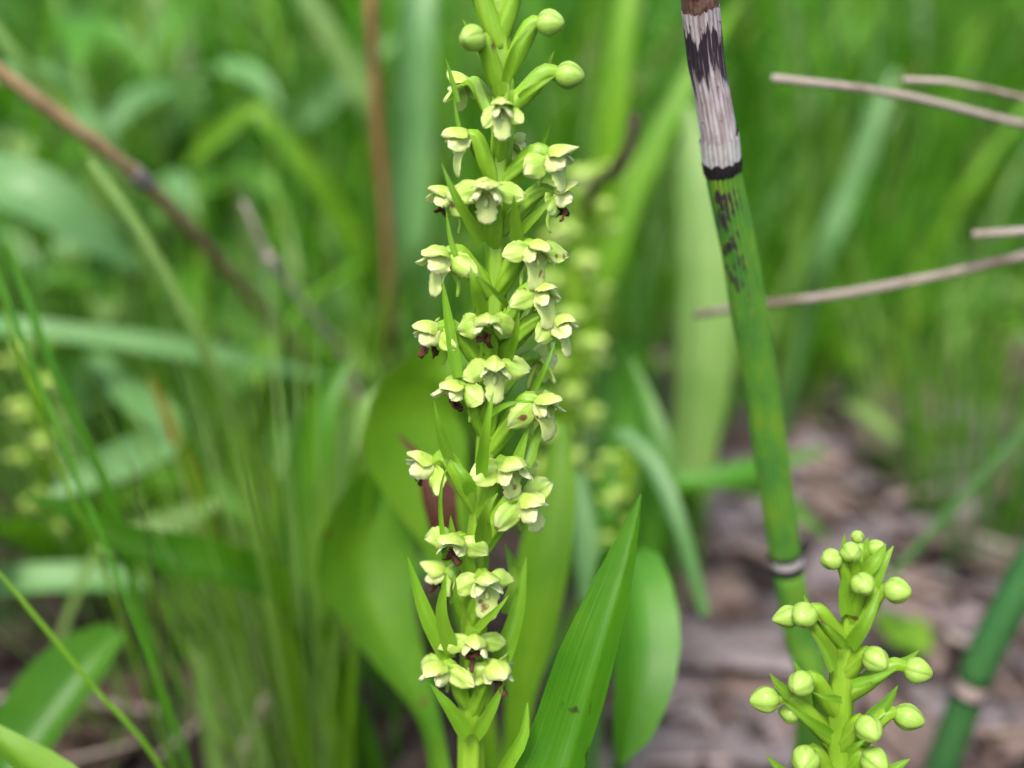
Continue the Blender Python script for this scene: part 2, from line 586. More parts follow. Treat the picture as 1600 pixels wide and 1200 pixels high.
def crumple(c, r, seed, ax):
    mb = MB()
    rr = random.Random(seed)
    for k in range(3):
        d = (ax + Vector((rr.uniform(-.9, .9), rr.uniform(-.9, .9), rr.uniform(-.5, .5)))).normalized()
        n = Vector((rr.uniform(-1, 1), rr.uniform(-1, 1), rr.uniform(-1, 1)))
        p = petal(c - d * r * 0.6 + Vector((rr.uniform(-.3, .3), 0, rr.uniform(-.3, .3))) * r, d, n, r * 2.0, r * rr.uniform(0.8, 1.5), [0.6, 1, 0.7, 1, 0.5, 0.9, 0.4], rr.uniform(-2.2, 2.2), rr.uniform(0.5, 1.6), 0.00016, 8, 6, 0.8, seed + k * 3.3, 0.25)
        mb.add(p.v, p.f, p.uv)
    return mb

def make_flower(root, px, py, yaw, att_py, size=1.0, out=5.0, tilt=-8, lip='fresh', opened=1.0, roll=0.0, lat=(1, 1), spur=True, seed=0, arch=1.0, depth=None):
    """one flower: px,py of its mouth; att_py where the ovary leaves the stem"""
    s = size * MM * 1.08
    A0 = axis_point(ORCH, att_py)
    d_axis = float(np.interp(py, [t[1] for t in ORCH], [t[2] for t in ORCH]))
    d = depth if depth else d_axis - out * MM * math.cos(R(yaw))
    C = P(px, py, d)
    F = view_dir(yaw, tilt)
    Uw = Vector((0, 0, 1))
    Rt = F.cross(Uw).normalized()
    U = Rt.cross(F).normalized()
    if roll:
        Rt, U = Rt * math.cos(R(roll)) + U * math.sin(R(roll)), U * math.cos(R(roll)) - Rt * math.sin(R(roll))
    rr = random.Random(seed * 7 + 3)
    j = lambda a=0.17: 1 + rr.uniform(-a, a)
    B = C - F * 0.9 * s
    # the ovary: from the stem out and over
    hor = (B - A0)
    span = hor.length
    A = A0 + hor.normalized() * 0.4 * MM
    mid1 = A0 + (B - A0) * 0.30 + Uw * (0.10 * span * arch) + Vector((0, 0, 0))
    mid2 = A0 + (B - A0) * 0.72 + Uw * (0.20 * span * arch)
    ov = tube([A, mid1, mid2, B - F * 0.1 * s, B + F * 0.5 * s], [0.55 * s, 0.86 * s, 0.80 * s, 0.55 * s, 0.5 * s], 24, 18, ridges=6, rdepth=0.09, twist=1.6, lump=0.10, seed=seed)
    fl = part('flower', ov, M['ovary'], root)
    # hood: dorsal sepal
    dl = (F * 0.72 + U * 0.70)
    n = (F * 0.70 - U * 0.72)
    part('dorsal_sepal', petal(B + U * 0.35 * s - F * 0.1 * s, dl, n, 2.95 * s * j(), 2.95 * s * j(), HOODP, 1.05 * j(.25), 0.85 * j(.2), 0.15 * MM, 14, 14, 0.16, seed + .1, 0.15, 0.055), M['hood'], fl)
    for sg in (-1, 1):
        # petals under the hood
        dl = (F * 0.90 + Rt * sg * 0.24 * opened - U * 0.10)
        n = (-U * 0.70 - Rt * sg * 0.80)
        part('petal', petal(B + Rt * sg * 0.62 * s + U * 0.02 * s, dl, n, 2.35 * s * j(), 2.0 * s * j(), PETP, 0.10 * j(.9), 0.5, 0.13 * MM, 12, 12, 0.30, seed + sg, 0.20, 0.03), M['petal'], fl)
        if lat[0 if sg < 0 else 1]:
            dl = (Rt * sg * (0.92 * opened) - U * 0.30 * j(.6) + F * (0.05 + (1 - opened) * 0.9))
            n = (F * 0.80 + U * 0.62 + Rt * sg * 0.1)
            part('lateral_sepal', petal(B + Rt * sg * 0.45 * s - U * 0.2 * s - F * 0.05 * s, dl, n, 3.1 * s * j(), 2.3 * s * j(), OVAL, -0.55 * j(.8), -0.40 * j(.9), 0.15 * MM, 14, 14, 0.18, seed + 3 * sg, 0.22, -0.035), M['sepal'], fl)
    part('column', blob(B + F * 0.7 * s + U * 0.15 * s, F, 0.55 * s, 1.3 * s, 6, 8), M['column'], fl)
    lb = B + F * 0.55 * s - U * 0.35 * s
    if lip == 'fresh':
        ldl = (F * 0.62 - U * 0.78)
        ln = (F * 0.78 + U * 0.62)
        mb = petal(lb, ldl, ln, 3.3 * s * j(), 2.2 * s * j(), LIPP, -0.55 * j(.4), -0.25, 0.18 * MM, 14, 11, 0.28, seed + 9, 0.06)
        t = blob(lb + ldl.normalized() * 0.9 * s + ln.normalized() * 0.18 * s, ldl, 0.26 * s, 0.9 * s, 6, 8)
        mb.add(t.v, t.f, t.uv)
        part('lip', mb, M['lip'], fl)
    else:
        part('withered_lip', crumple(lb + F * 0.55 * s - U * 0.95 * s, 0.92 * s * j(.3), seed + 50, -U + F * 0.3), M['brown'], fl)
    if spur:
        sb = lb - F * 0.3 * s
        side = Rt * rr.uniform(-0.6, 0.6) * s
        part('spur', tube([sb, sb - U * 1.3 * s - F * 0.5 * s + side * .3, sb - U * 2.6 * s - F * 0.8 * s + side, sb - U * 3.7 * s - F * 0.4 * s + side * 1.3], [0.36 * s, 0.24 * s, 0.21 * s, 0.15 * s], 8, 10), M['sepal'], fl)
    return fl

def make_bud(root, px, py, yaw, att_py, tab, r=1.35, out=5.0, tilt=5, mat='bud', omat='ovary', long=1.12, arch=1.0, depth=None, point=0.5, thin=1.0, seed=0):
    A0 = axis_point(tab, att_py)
    d_axis = float(np.interp(py, [t[1] for t in tab], [t[2] for t in tab]))
    d = depth if depth else d_axis - out * MM * math.cos(R(yaw))
    C = P(px, py, d)
    F = view_dir(yaw, tilt)
    r = r * MM
    B = C - F * r * 0.85
    span = (B - A0).length
    Uw = Vector((0, 0, 1))
    m1 = A0 + (B - A0) * 0.35 + Uw * 0.06 * span * arch
    m2 = A0 + (B - A0) * 0.75 + Uw * 0.16 * span * arch
    ov = tube([A0, m1, m2, B, B + F * r * 0.5], [0.75 * r * thin, 0.78 * r * thin, 0.66 * r * thin, 0.50 * r * thin, 0.5 * r * thin], 14, 14, ridges=6, rdepth=0.08, twist=1.2)
    fl = part('flower_bud', ov, M[omat], root)
    # three closed sepals wrapped round one another
    Rt = F.cross(Uw).normalized()
    U = Rt.cross(F).normalized()
    body = blob(C, F, r * 0.96, 2 * r * long * .97, 10, 16, point=point)
    part('inner_bud', body, M[mat], fl)
    for k in range(3):
        a = R(90 + 120 * k + seed * 17)
        rad = Rt * math.cos(a) + U * math.sin(a)
        side = F.cross(rad)
        vs, fs, uvs = [], [], []
        nu, nv = 10, 11
        for i in range(nu):
            t = math.pi * (0.06 + 0.93 * i / (nu - 1))
            z = -math.cos(t)
            rr0 = math.sin(t) * (1 - point * 0.6 * max(0, z))
            for q in range(nv):
                ph = R(-57 + 114 * q / (nv - 1))
                lift = 1.07 - 0.085 * abs(-1 + 2 * q / (nv - 1)) ** 4
                vs.append(C + (rad * math.cos(ph) + side * math.sin(ph)) * (rr0 * r * lift) + F * (z * r * long * 1.02))
                uvs.append((i / (nu - 1), q / (nv - 1)))
        for i in range(nu - 1):
            for q in range(nv - 1):
                fs.append((i * nv + q, i * nv + q + 1, (i + 1) * nv + q + 1, (i + 1) * nv + q))
        mb = MB()
        mb.add(vs, fs, uvs)
        part('bud_sepal', mb, M[mat], fl)
    return fl

def bract(root, path, w, mat='bract', fold=0.5, nref=None, name='bract', tab=None):
    """path: (px,py,d) from base to tip"""
    if tab:
        path = [(x, y, d + float(np.interp(y, [t[1] for t in tab], [t[2] for t in tab])) - FOCUS - 0.0035) for x, y, d in path]
    pts = [P(*p) for p in path]
    mid = pts[len(pts) // 2]
    n = nref if nref else (CAM - mid).normalized() + Vector((0, 0, 0.4))
    k = len(pts)
    prof = np.interp(np.linspace(0, 1, k + 3), [0, 0.2, 0.55, 0.85, 1.0], [0.8, 1.0, 0.75, 0.35, 0.06])
    q = even([tuple(p) for p in pts], k + 3)
    return part(name, ribbon([Vector(x) for x in q], [w * MM * 0.5 * a for a in prof], n, 14, 4, 0.1, fold, 0.15, seed=path[0][0]), M[mat], root)

def build_orchid():
    base = Vector((P(734, 1330, ORD(1330)).x + 0.004, P(734, 1330, ORD(1330)).y + 0.004, 0))
    root = thing('orchid', 'tall green orchid spike crowded with small open flowers, beside the horsetail stem', 'orchid', base)
    pts = [base + Vector((0, 0, -0.004)), base + Vector((-0.001, -0.002, 0.03))] + [P(*t) for t in reversed(ORCH)]
    rad = [1.7, 1.6] + [1.5, 1.42, 1.38, 1.3, 1.22, 1.15, 1.12, 1.1, 1.08, 1.05, 1.05, 1.02, 0.98, 0.9, 0.6]
    part('stem', tube(pts, [r * MM for r in rad], 30, 90, ridges=6, rdepth=0.09, lump=0.06), M['stem'], root)
    fs = [
        # px, py, yaw, attach, kwargs
        (784, 168, 4, 262, dict(size=0.80, opened=0.45, out=4.6, spur=False, arch=0.4)),
        (716, 216, -62, 300, dict(size=0.92, opened=0.7, lat=(0, 1), out=5, spur=False)),
        (872, 246, 58, 300, dict(size=1.0, out=5)),
        (690, 306, -72, 380, dict(size=0.95, lip='dead')),
        (760, 297, -4, 395, dict(size=1.08, out=4.8, arch=0.4)),
        (880, 303, 82, 372, dict(size=0.92, lip='dead', tilt=-2)),
        (840, 392, 24, 470, dict(size=1.0, out=5, roll=5)),
        (683, 402, -52, 470, dict(size=1.05, out=5)),
        (853, 458, 40, 545, dict(size=0.92, out=5, lat=(1, 1))),
        (670, 518, -66, 585, dict(size=1.0, lip='dead')),
        (761, 506, 6, 600, dict(size=1.05, out=5, lip='dead', arch=0.4)),
        (880, 506, 56, 570, dict(size=0.95)),
        (846, 556, 140, 640, dict(size=0.95, out=5)),
        (773, 575, 2, 690, dict(size=1.06, out=5.4, arch=0.3)),
        (706, 608, -46, 690, dict(size=0.98, lip='dead')),
        (853, 632, 42, 720, dict(size=1.0, roll=-4)),
        (663, 724, -82, 810, dict(size=1.0, lip='dead', tilt=2, arch=1.6)),
        (800, 732, 26, 830, dict(size=1.08, out=5)),
        (828, 786, 48, 880, dict(size=1.04, out=5.5, roll=-14)),
        (707, 850, -22, 930, dict(size=0.95, lip='dead', out=5)),
        (684, 894, -100, 960, dict(size=0.85, lip='dead', out=5)),
        (760, 912, 10, 985, dict(size=1.10, out=5)),
        (742, 1008, 4, 1085, dict(size=0.98, lip='dead', out=5, roll=6)),
        (683, 1048, -36, 1120, dict(size=0.95, lip='dead', out=5)),
        (776, 1048, 24, 1130, dict(size=0.98, lip='dead', out=5)),
        (722, 132, -135, 215, dict(size=0.85, opened=0.6, spur=False)),
        (806, 222, 130, 290, dict(size=0.7, opened=0.5, spur=False)),
    ]
    for i, (px, py, yaw, att, kw) in enumerate(fs):
        make_flower(root, px, py, yaw, att, seed=i + 1, **kw)
    for i, (px, py, yaw, att, kw) in enumerate([
        (737, 60, -30, 150, dict(r=1.28, out=4)),
        (860, 36, 62, 125, dict(r=1.30, tilt=2, out=4)),
        (890, 118, 78, 180, dict(r=1.35, tilt=-4, out=4)),
        (722, -30, -55, 75, dict(r=1.35, tilt=30, out=3)),
        (826, -30, 60, 60, dict(r=1.2, tilt=30, out=3)),
        (778, -110, 0, -20, dict(r=1.1, tilt=40, out=3)),
        (745, -140, -60, -60, dict(r=1.0, tilt=40, out=3)),
        (800, -170, 60, -80, dict(r=0.9, tilt=50, out=2)),
    ]):
        make_bud(root, px, py, yaw, att, ORCH, seed=i, **kw)
    f = FOCUS
    for path, w in [
        ([(790, 128, f - .001), (806, 75, f - .003), (836, 40, f - .003)], 1.0),
        ([(776, 122, f + .009), (750, 80, f + .009), (723, 30, f + .009)], 1.2),
        ([(812, 155, f), (835, 138, f - .002), (868, 118, f - .002)], 0.9),
        ([(842, 125, f + .009), (855, 102, f + .009), (866, 80, f + .009)], 0.9),
        ([(796, 180, f), (799, 150, f - .001), (801, 122, f)], 0.7),
        ([(716, 160, f + .004), (706, 125, f + .004), (697, 92, f + .004)], 0.6),
        ([(720, 215, f + .002), (714, 185, f + .002), (709, 152, f + .002)], 0.5),
        ([(835, 250, f + .003), (850, 220, f + .003), (861, 192, f + .002)], 0.6),
        ([(752, 380, f + .001), (715, 315, f - .002), (690, 256, f - .002)], 1.3),
        ([(712, 400, f), (703, 370, f), (697, 330, f)], 0.6),
        ([(808, 380, f), (804, 330, f - .002), (803, 305, f - .003)], 1.3),
        ([(812, 365, f), (840, 335, f - .001), (868, 305, f - .001)], 1.0),
        ([(752, 490, f - .001), (742, 450, f - .004), (735, 415, f - .004)], 1.5),
        ([(715, 590, f), (702, 510, f), (690, 430, f)], 1.3),
        ([(792, 480, f), (765, 450, f - .004), (740, 428, f - .005)], 0.8),
        ([(795, 560, f), (805, 525, f - .003), (811, 486, f - .004)], 1.2),
        ([(835, 610, f), (852, 575, f - .001), (868, 533, f)], 0.7),
        ([(700, 715, f + .001), (686, 670, f), (678, 626, f)], 1.2),
        ([(752, 742, f - .001), (760, 670, f - .004), (771, 612, f - .004)], 1.3),
        ([(768, 648, f - .002), (790, 634, f - .003), (822, 625, f - .003)], 0.7),
        ([(805, 730, f + .001), (815, 700, f + .001), (825, 668, f + .001)], 1.2),
        ([(820, 730, f + .001), (835, 690, f + .002), (850, 655, f + .002)], 1.6),
        ([(696, 880, f), (688, 790, f - .001), (694, 740, f - .002), (705, 717, f - .002)], 0.6),
        ([(712, 860, f), (706, 830, f), (704, 805, f)], 1.0),
        ([(755, 845, f - .001), (760, 800, f - .004), (778, 770, f - .004)], 1.8),
        ([(700, 1030, f + .001), (665, 960, f), (637, 870, f)], 2.0),
        ([(705, 1020, f), (690, 960, f - .002), (697, 895, f - .003)], 1.7),
        ([(775, 1050, f + .002), (805, 970, f + .003), (822, 870, f + .004)], 2.2),
        ([(720, 960, f), (712, 935, f - .001), (712, 905, f - .002)], 0.8),
        ([(745, 985, f - .001), (775, 955, f - .003), (795, 930, f - .003)], 1.0),
        ([(795, 960, f + .005), (806, 910, f + .006), (790, 850, f + .007)], 2.0),
        ([(730, 1150, f), (700, 1105, f - .001), (672, 1068, f - .001)], 1.8),
        ([(745, 1150, f), (768, 1110, f - .001), (788, 1065, f - .001)], 1.6),
        ([(735, 770, f - .001), (725, 745, f - .002), (705, 720, f - .001)], 1.5),
    ]:
        bract(root, path, w, tab=ORCH)
    # small upper leaf below the flowers
    pts = [P(738, 1290, ORD(1290)), P(790, 1200, f + .004), P(818, 1150, f + .003), P(824, 1098, f + .003)]
    part('leaf', ribbon(pts, [0.9 * MM, 0.75 * MM, 0.6 * MM, 0.1 * MM], (CAM - pts[2]).normalized(), 14, 4, 0.3, 0.4), M['bract'], root)
    # broad leaves
    def lf(path, w, mat='orchidleaf', roll=0.0, cup=0.2, fold=0.25, wave=0.25, nref=None, name='leaf'):
        pts = [base + Vector((0, 0, 0.012))] + [P(*p) for p in path]
        ww = [0.0022] + [a * MM for a in w]
        m = pts[len(pts) // 2]
        n = nref or (CAM - m).normalized()
        return part(name, ribbon(pts, ww, n, 26, 8, cup, fold, wave, roll=roll, seed=path[0][0] * .01), M[mat], root)
    lf([(850, 1330, .127), (898, 1150, .125), (945, 990, .1245), (980, 870, .1255), (1002, 772, .126)], [4.0, 3.7, 2.9, 1.6, 0.1], 'orchidleaf_spot', fold=0.75, roll=R(22), wave=.4)
    lf([(700, 1280, .150), (665, 1120, .166), (600, 990, .178), (565, 890, .182), (590, 780, .182), (648, 705, .180)], [1.6, 1.8, 5.2, 8.0, 6.2, 0.3], 'orchidleaf_worn', roll=R(-14), fold=.35)
    return root
build_orchid()

# ------------------------------------------------------------------ young orchid in bud
BD = 0.1175
BUDS = [(1352, 800), (1345, 850), (1336, 920), (1330, 980), (1318, 1030), (1312, 1120), (1310, 1200), (1306, 1330)]
BUDS = [(x, y, BD + (y - 1000) * 0.000014) for x, y in BUDS]

def build_budding():
    tip = P(*BUDS[-1])
    base = Vector((tip.x - 0.002, tip.y + 0.006, 0))
    root = thing('orchid', 'young yellow-green orchid spike of closed round buds in front of the horsetail', 'orchid', base)
    pts = [base + Vector((0, 0, -0.004)), base + Vector((0, 0, 0.02))] + [P(*t) for t in reversed(BUDS[1:])]
    rad = [1.7, 1.6, 1.5, 1.4, 1.35, 1.25, 1.05, 0.85, 0.35]
    part('stem', tube(pts, [r * MM for r in rad], 18, 60, ridges=5, rdepth=0.07, lump=0.05), M['budstem'], root)
    for i, (px, py, yaw, att, r, kw) in enumerate([
        (1298, 874, -50, 935, 0.98, dict(out=2.2, tilt=20)),
        (1330, 864, -10, 915, 0.95, dict(out=2.0, tilt=12)),
        (1369, 857, 30, 905, 0.85, dict(out=-1.0, tilt=45, long=1.3)),
        (1349, 914, 10, 975, 1.08, dict(out=3.2, tilt=5)),
        (1402, 923, 45, 1010, 1.20, dict(out=3, tilt=15)),
        (1229, 964, -80, 1045, 1.05, dict(out=3, tilt=-8, long=1.35, point=0.9)),
        (1256, 962, -40, 1010, 1.20, dict(out=3.2, tilt=5)),
        (1369, 1031, 22, 1060, 1.18, dict(out=3.8, tilt=0)),
        (1434, 1048, 72, 1090, 1.22, dict(out=3, tilt=-6)),
        (1251, 1069, -38, 1120, 1.20, dict(out=3.5, tilt=2)),
        (1195, 1093, -82, 1165, 1.25, dict(out=3, tilt=-2, long=1.2)),
        (1234, 1114, -120, 1180, 1.0, dict(out=2, tilt=0)),
        (1420, 1121, 68, 1190, 1.25, dict(out=2, tilt=-6, long=1.2)),
        (1358, 1140, 14, 1175, 1.25, dict(out=4.2, tilt=0)),
        (1258, 1188, -26, 1240, 1.30, dict(out=4, tilt=0)),
        (1368, 1190, 25, 1240, 1.30, dict(out=3.6, tilt=0)),
        (1325, 1235, 0, 1290, 1.30, dict(out=4, tilt=0)),
        (1190, 1250, -75, 1300, 1.30, dict(out=3, tilt=0)),
        (1440, 1250, 70, 1310, 1.30, dict(out=3, tilt=0)),
        (1340, 838, 0, 880, 0.60, dict(out=-0.5, tilt=60)),
    ]):
        make_bud(root, px, py, yaw, att, BUDS, r=r * 1.07, seed=i + 20, omat='budstem', arch=1.1, thin=0.92 if r > 1 else 0.8, **kw)
    d = BD - 0.001
    for path, w in [
        ([(1325, 900, d), (1318, 865, d), (1320, 834, d)], 1.0),
        ([(1356, 930, d - .001), (1375, 890, d - .0015), (1396, 853, d - .001)], 1.5),
        ([(1345, 900, d - .001), (1368, 878, d - .002), (1384, 850, d - .001)], 1.6),
        ([(1347, 890, d), (1350, 865, d - .001), (1356, 840, d)], 1.3),
        ([(1322, 960, d - .001), (1318, 925, d - .002), (1320, 892, d - .003)], 1.3),
        ([(1330, 1010, d - .001), (1355, 970, d - .003), (1378, 915, d - .002)], 1.5),
        ([(1320, 1010, d - .002), (1298, 985, d - .003), (1276, 965, d - .003)], 0.9),
        ([(1280, 985, d), (1266, 955, d), (1256, 930, d + .001)], 1.0),
        ([(1302, 1048, d - .001), (1285, 1010, d - .001), (1262, 980, d - .001)], 1.1),
        ([(1332, 1070, d - .002), (1365, 1062, d - .003), (1400, 1045, d - .003)], 1.0),
        ([(1400, 1040, d + .002), (1420, 1030, d + .002), (1436, 1016, d + .002)], 0.9),
        ([(1314, 1095, d - .003), (1290, 1090, d - .004), (1270, 1082, d - .004)], 0.8),
        ([(1262, 1060, d + .002), (1250, 1050, d + .002), (1240, 1033, d + .002)], 0.8),
        ([(1235, 1090, d + .001), (1215, 1070, d + .001), (1203, 1052, d + .001)], 1.2),
        ([(1298, 1150, d - .002), (1265, 1128, d - .003), (1225, 1098, d - .003)], 1.2),
        ([(1355, 1130, d + .002), (1385, 1100, d + .002), (1403, 1071, d + .002)], 1.5),
        ([(1325, 1175, d - .003), (1340, 1165, d - .004), (1352, 1155, d - .004)], 0.8),
        ([(1240, 1230, d), (1215, 1200, d), (1197, 1180, d)], 1.3),
        ([(1380, 1215, d), (1400, 1200, d), (1422, 1186, d)], 1.2),
        ([(1290, 1130, d + .003), (1278, 1100, d + .004), (1268, 1075, d + .004)], 1.6),
    ]:
        bract(root, path, w, fold=0.6)
    for ang, ln in ((200, 0.06), (330, 0.07), (80, 0.05)):
        h = Vector((math.cos(R(ang)), math.sin(R(ang)), 0))
        pts = [base + Vector((0, 0, 0.004)), base + h * ln * 0.3 + Vector((0, 0, 0.025)), base + h * ln * 0.75 + Vector((0, 0, 0.03)), base + h * ln + Vector((0, 0, 0.015))]
        part('leaf', ribbon(pts, [.002, .006, .005, .0002], Vector((0, 0, 1)), 16, 6, .2, .25, .2), M['orchidleaf'], root)
build_budding()

# ------------------------------------------------------------------ horsetails
def horsetail_mat(name, dead=False, pale=False):
    m, nt, out = newmat(name)
    tc = nd(nt, 'ShaderNodeTexCoord')
    ob = tc.outputs['Object']
    uv = tc.outputs['UV']
    if pale:
        n = noise_tex(nt, mapping(nt, uv, (400, 14, 1)), 1.0, 4)
        c = ramp(nt, n, [(0.30, (0.30, 0.26, 0.26)), (0.5, (0.50, 0.47, 0.47)), (0.7, (0.62, 0.60, 0.62))])
        dead = True
    elif dead:
        n = noise_tex(nt, mapping(nt, uv, (260, 16, 1)), 1.0, 4)
        c = ramp(nt, n, [(0.30, (0.23, 0.16, 0.16)), (0.48, (0.44, 0.36, 0.38)), (0.66, (0.62, 0.56, 0.60))])
        # dark stain with ragged lower fingers (uv.x metres from the lower end)
        sx = nd(nt, 'ShaderNodeSeparateXYZ')
        nt.links.new(uv, sx.inputs[0])
        fing = noise_tex(nt, mapping(nt, uv, (40, 20, 1), (0.3, 0.7, 0)), 1.0, 3, 0.7)
        wide = noise_tex(nt, mapping(nt, uv, (60, 4.5, 1), (0.1, 0.25, 0)), 1.0, 2)
        a0 = nd(nt, 'ShaderNodeMath', operation='MULTIPLY_ADD')
        nt.links.new(wide, a0.inputs[0])
        a0.inputs[1].default_value = 0.018
        nt.links.new(sx.outputs[0], a0.inputs[2])
        ad = nd(nt, 'ShaderNodeMath', operation='MULTIPLY_ADD')
        nt.links.new(fing, ad.inputs[0])
        ad.inputs[1].default_value = 0.008
        nt.links.new(a0.outputs[0], ad.inputs[2])
        lo = ramp(nt, mul(nt, ad.outputs[0], 32), [(0.675, 0.0), (0.70, 1.0)])
        hi = ramp(nt, mul(nt, ad.outputs[0], 32), [(0.875, 1.0), (0.89, 0.0)])
        gaps = ramp(nt, noise_tex(nt, mapping(nt, uv, (70, 26, 1), (1.3, 0.4, 0)), 1.0, 3, 0.65), [(0.36, 0.0), (0.46, 1.0)])
        f = mul(nt, mul(nt, lo, hi), gaps)
        c = mixcol(nt, mul(nt, f, 0.97), c, (0.022, 0.010, 0.024))
        sp = ramp(nt, noise_tex(nt, mapping(nt, uv, (600, 12, 1)), 1.0, 3, 0.7), [(0.60, 0.0), (0.66, 1.0)])
        c = mixcol(nt, mul(nt, sp, 0.8), c, (0.10, 0.06, 0.06))
    else:
        n = noise_tex(nt, mapping(nt, uv, (150, 5, 1)), 1.0, 4)
        c = ramp(nt, n, [(0.36, (0.055, 0.190, 0.030)), (0.54, (0.092, 0.245, 0.025)), (0.72, (0.165, 0.290, 0.022))])
        n2 = ramp(nt, noise_tex(nt, mapping(nt, uv, (620, 24, 1), (0, .3, 0)), 1.0, 4, 0.7), [(0.56, 0.0), (0.66, 1.0)])
        c = mixcol(nt, mul(nt, n2, 0.7), c, (0.210, 0.260, 0.020))
        n3 = ramp(nt, noise_tex(nt, mapping(nt, uv, (500, 20, 1), (3, .1, 0)), 1.0, 3, 0.7), [(0.68, 0.0), (0.74, 1.0)])
        c = mixcol(nt, mul(nt, n3, 0.8), c, (0.040, 0.035, 0.025))
    sy = nd(nt, 'ShaderNodeSeparateXYZ')
    nt.links.new(uv, sy.inputs[0])
    si = nd(nt, 'ShaderNodeMath', operation='COSINE')
    nt.links.new(mul(nt, sy.outputs[1], 2 * math.pi * 22), si.inputs[0])
    gf = ramp(nt, mul(nt, si.outputs[0], -1.0), [(0.0, 0.0), (0.9, 1.0)])
    c = mixcol(nt, mul(nt, gf, 0.55), c, mixcol(nt, 1.0, c, (0.45, 0.50, 0.45) if not dead else (0.42, 0.35, 0.37), 'MULTIPLY'))
    b = nd(nt, 'ShaderNodeBsdfPrincipled')
    nt.links.new(c, b.inputs['Base Color'])
    b.inputs['Roughness'].default_value = 0.55 if not dead else 0.7
    b.inputs['Specular IOR Level'].default_value = 0.35
    bump = nd(nt, 'ShaderNodeBump')
    bump.inputs['Strength'].default_value = 0.4
    bump.inputs['Distance'].default_value = 0.00015
    nt.links.new(noise_tex(nt, mapping(nt, uv, (1500, 60, 1)), 1.0, 2), bump.inputs['Height'])
    nt.links.new(bump.outputs[0], b.inputs['Normal'])
    nt.links.new(b.outputs[0], out.inputs[0])
    return m

M['horse'] = horsetail_mat('horsetail_green')
M['horseblue'] = leaf_mat('horsetail_blue_green', (0.030, 0.120, 0.035), (0.050, 0.160, 0.045), transl=0.0, rough=0.55)
M['horsedead'] = horsetail_mat('horsetail_dead', True)
M['sheath'] = horsetail_mat('horsetail_sheath', pale=True)
M['band'] = dry_mat('horsetail_band', (0.012, 0.009, 0.014), (0.035, 0.026, 0.034), rough=0.5, scale=1200)
M['blotch'] = dry_mat('horsetail_blotch', (0.018, 0.010, 0.020), (0.045, 0.026, 0.036), rough=0.55, scale=1500)
M['inner'] = dry_mat('horsetail_inner', (0.06, 0.020, 0.014), (0.22, 0.13, 0.10), rough=0.7, scale=1200)

def seg(path, sides=88, ridges=22, rd=0.05, nring=24, cap=True):
    pts = [P(x, y, d) for x, y, d, w in path]
    rad = [w * 0.5 * d / FPX for x, y, d, w in path]
    return tube(pts, rad, sides, nring, ridges=ridges, rdepth=rd, cap=cap)

def ragged(mb, sides, amp, seed, which=-1, ring=None):
    """tear the last ring of a tube into an uneven edge"""
    w = sides + 1
    n = len(mb.v) // w
    i = n - 1 if which == -1 else 0
    nb = i - 1 if which == -1 else 1
    for k in range(w):
        a = Vector(mb.v[i * w + k]); b = Vector(mb.v[nb * w + k])
        t = (a - b)
        f = mnoise.noise(Vector((math.cos(2 * math.pi * k / sides) * 3.5 + seed, math.sin(2 * math.pi * k / sides) * 3.5, seed)))
        f += 0.5 * mnoise.noise(Vector((k * 0.9, seed, 2)))
        mb.v[i * w + k] = tuple(a + t.normalized() * amp * f)
    return mb

def hpath(py):
    ys = [-80, 0, 100, 210, 262, 300, 400, 480, 600, 700, 840, 1000, 1100]
    xs = [1086, 1093, 1104, 1123, 1129, 1136, 1157, 1169, 1189, 1203, 1223, 1250, 1269]
    x = float(np.interp(py, ys, xs))
    d = 0.1195 + max(-100, py) * 0.000043
    return x, py, d

def hseg(ys, w):
    ws = w if isinstance(w, (list, tuple)) else [w] * len(ys)
    return [hpath(y) + (a,) for y, a in zip(ys, ws)]

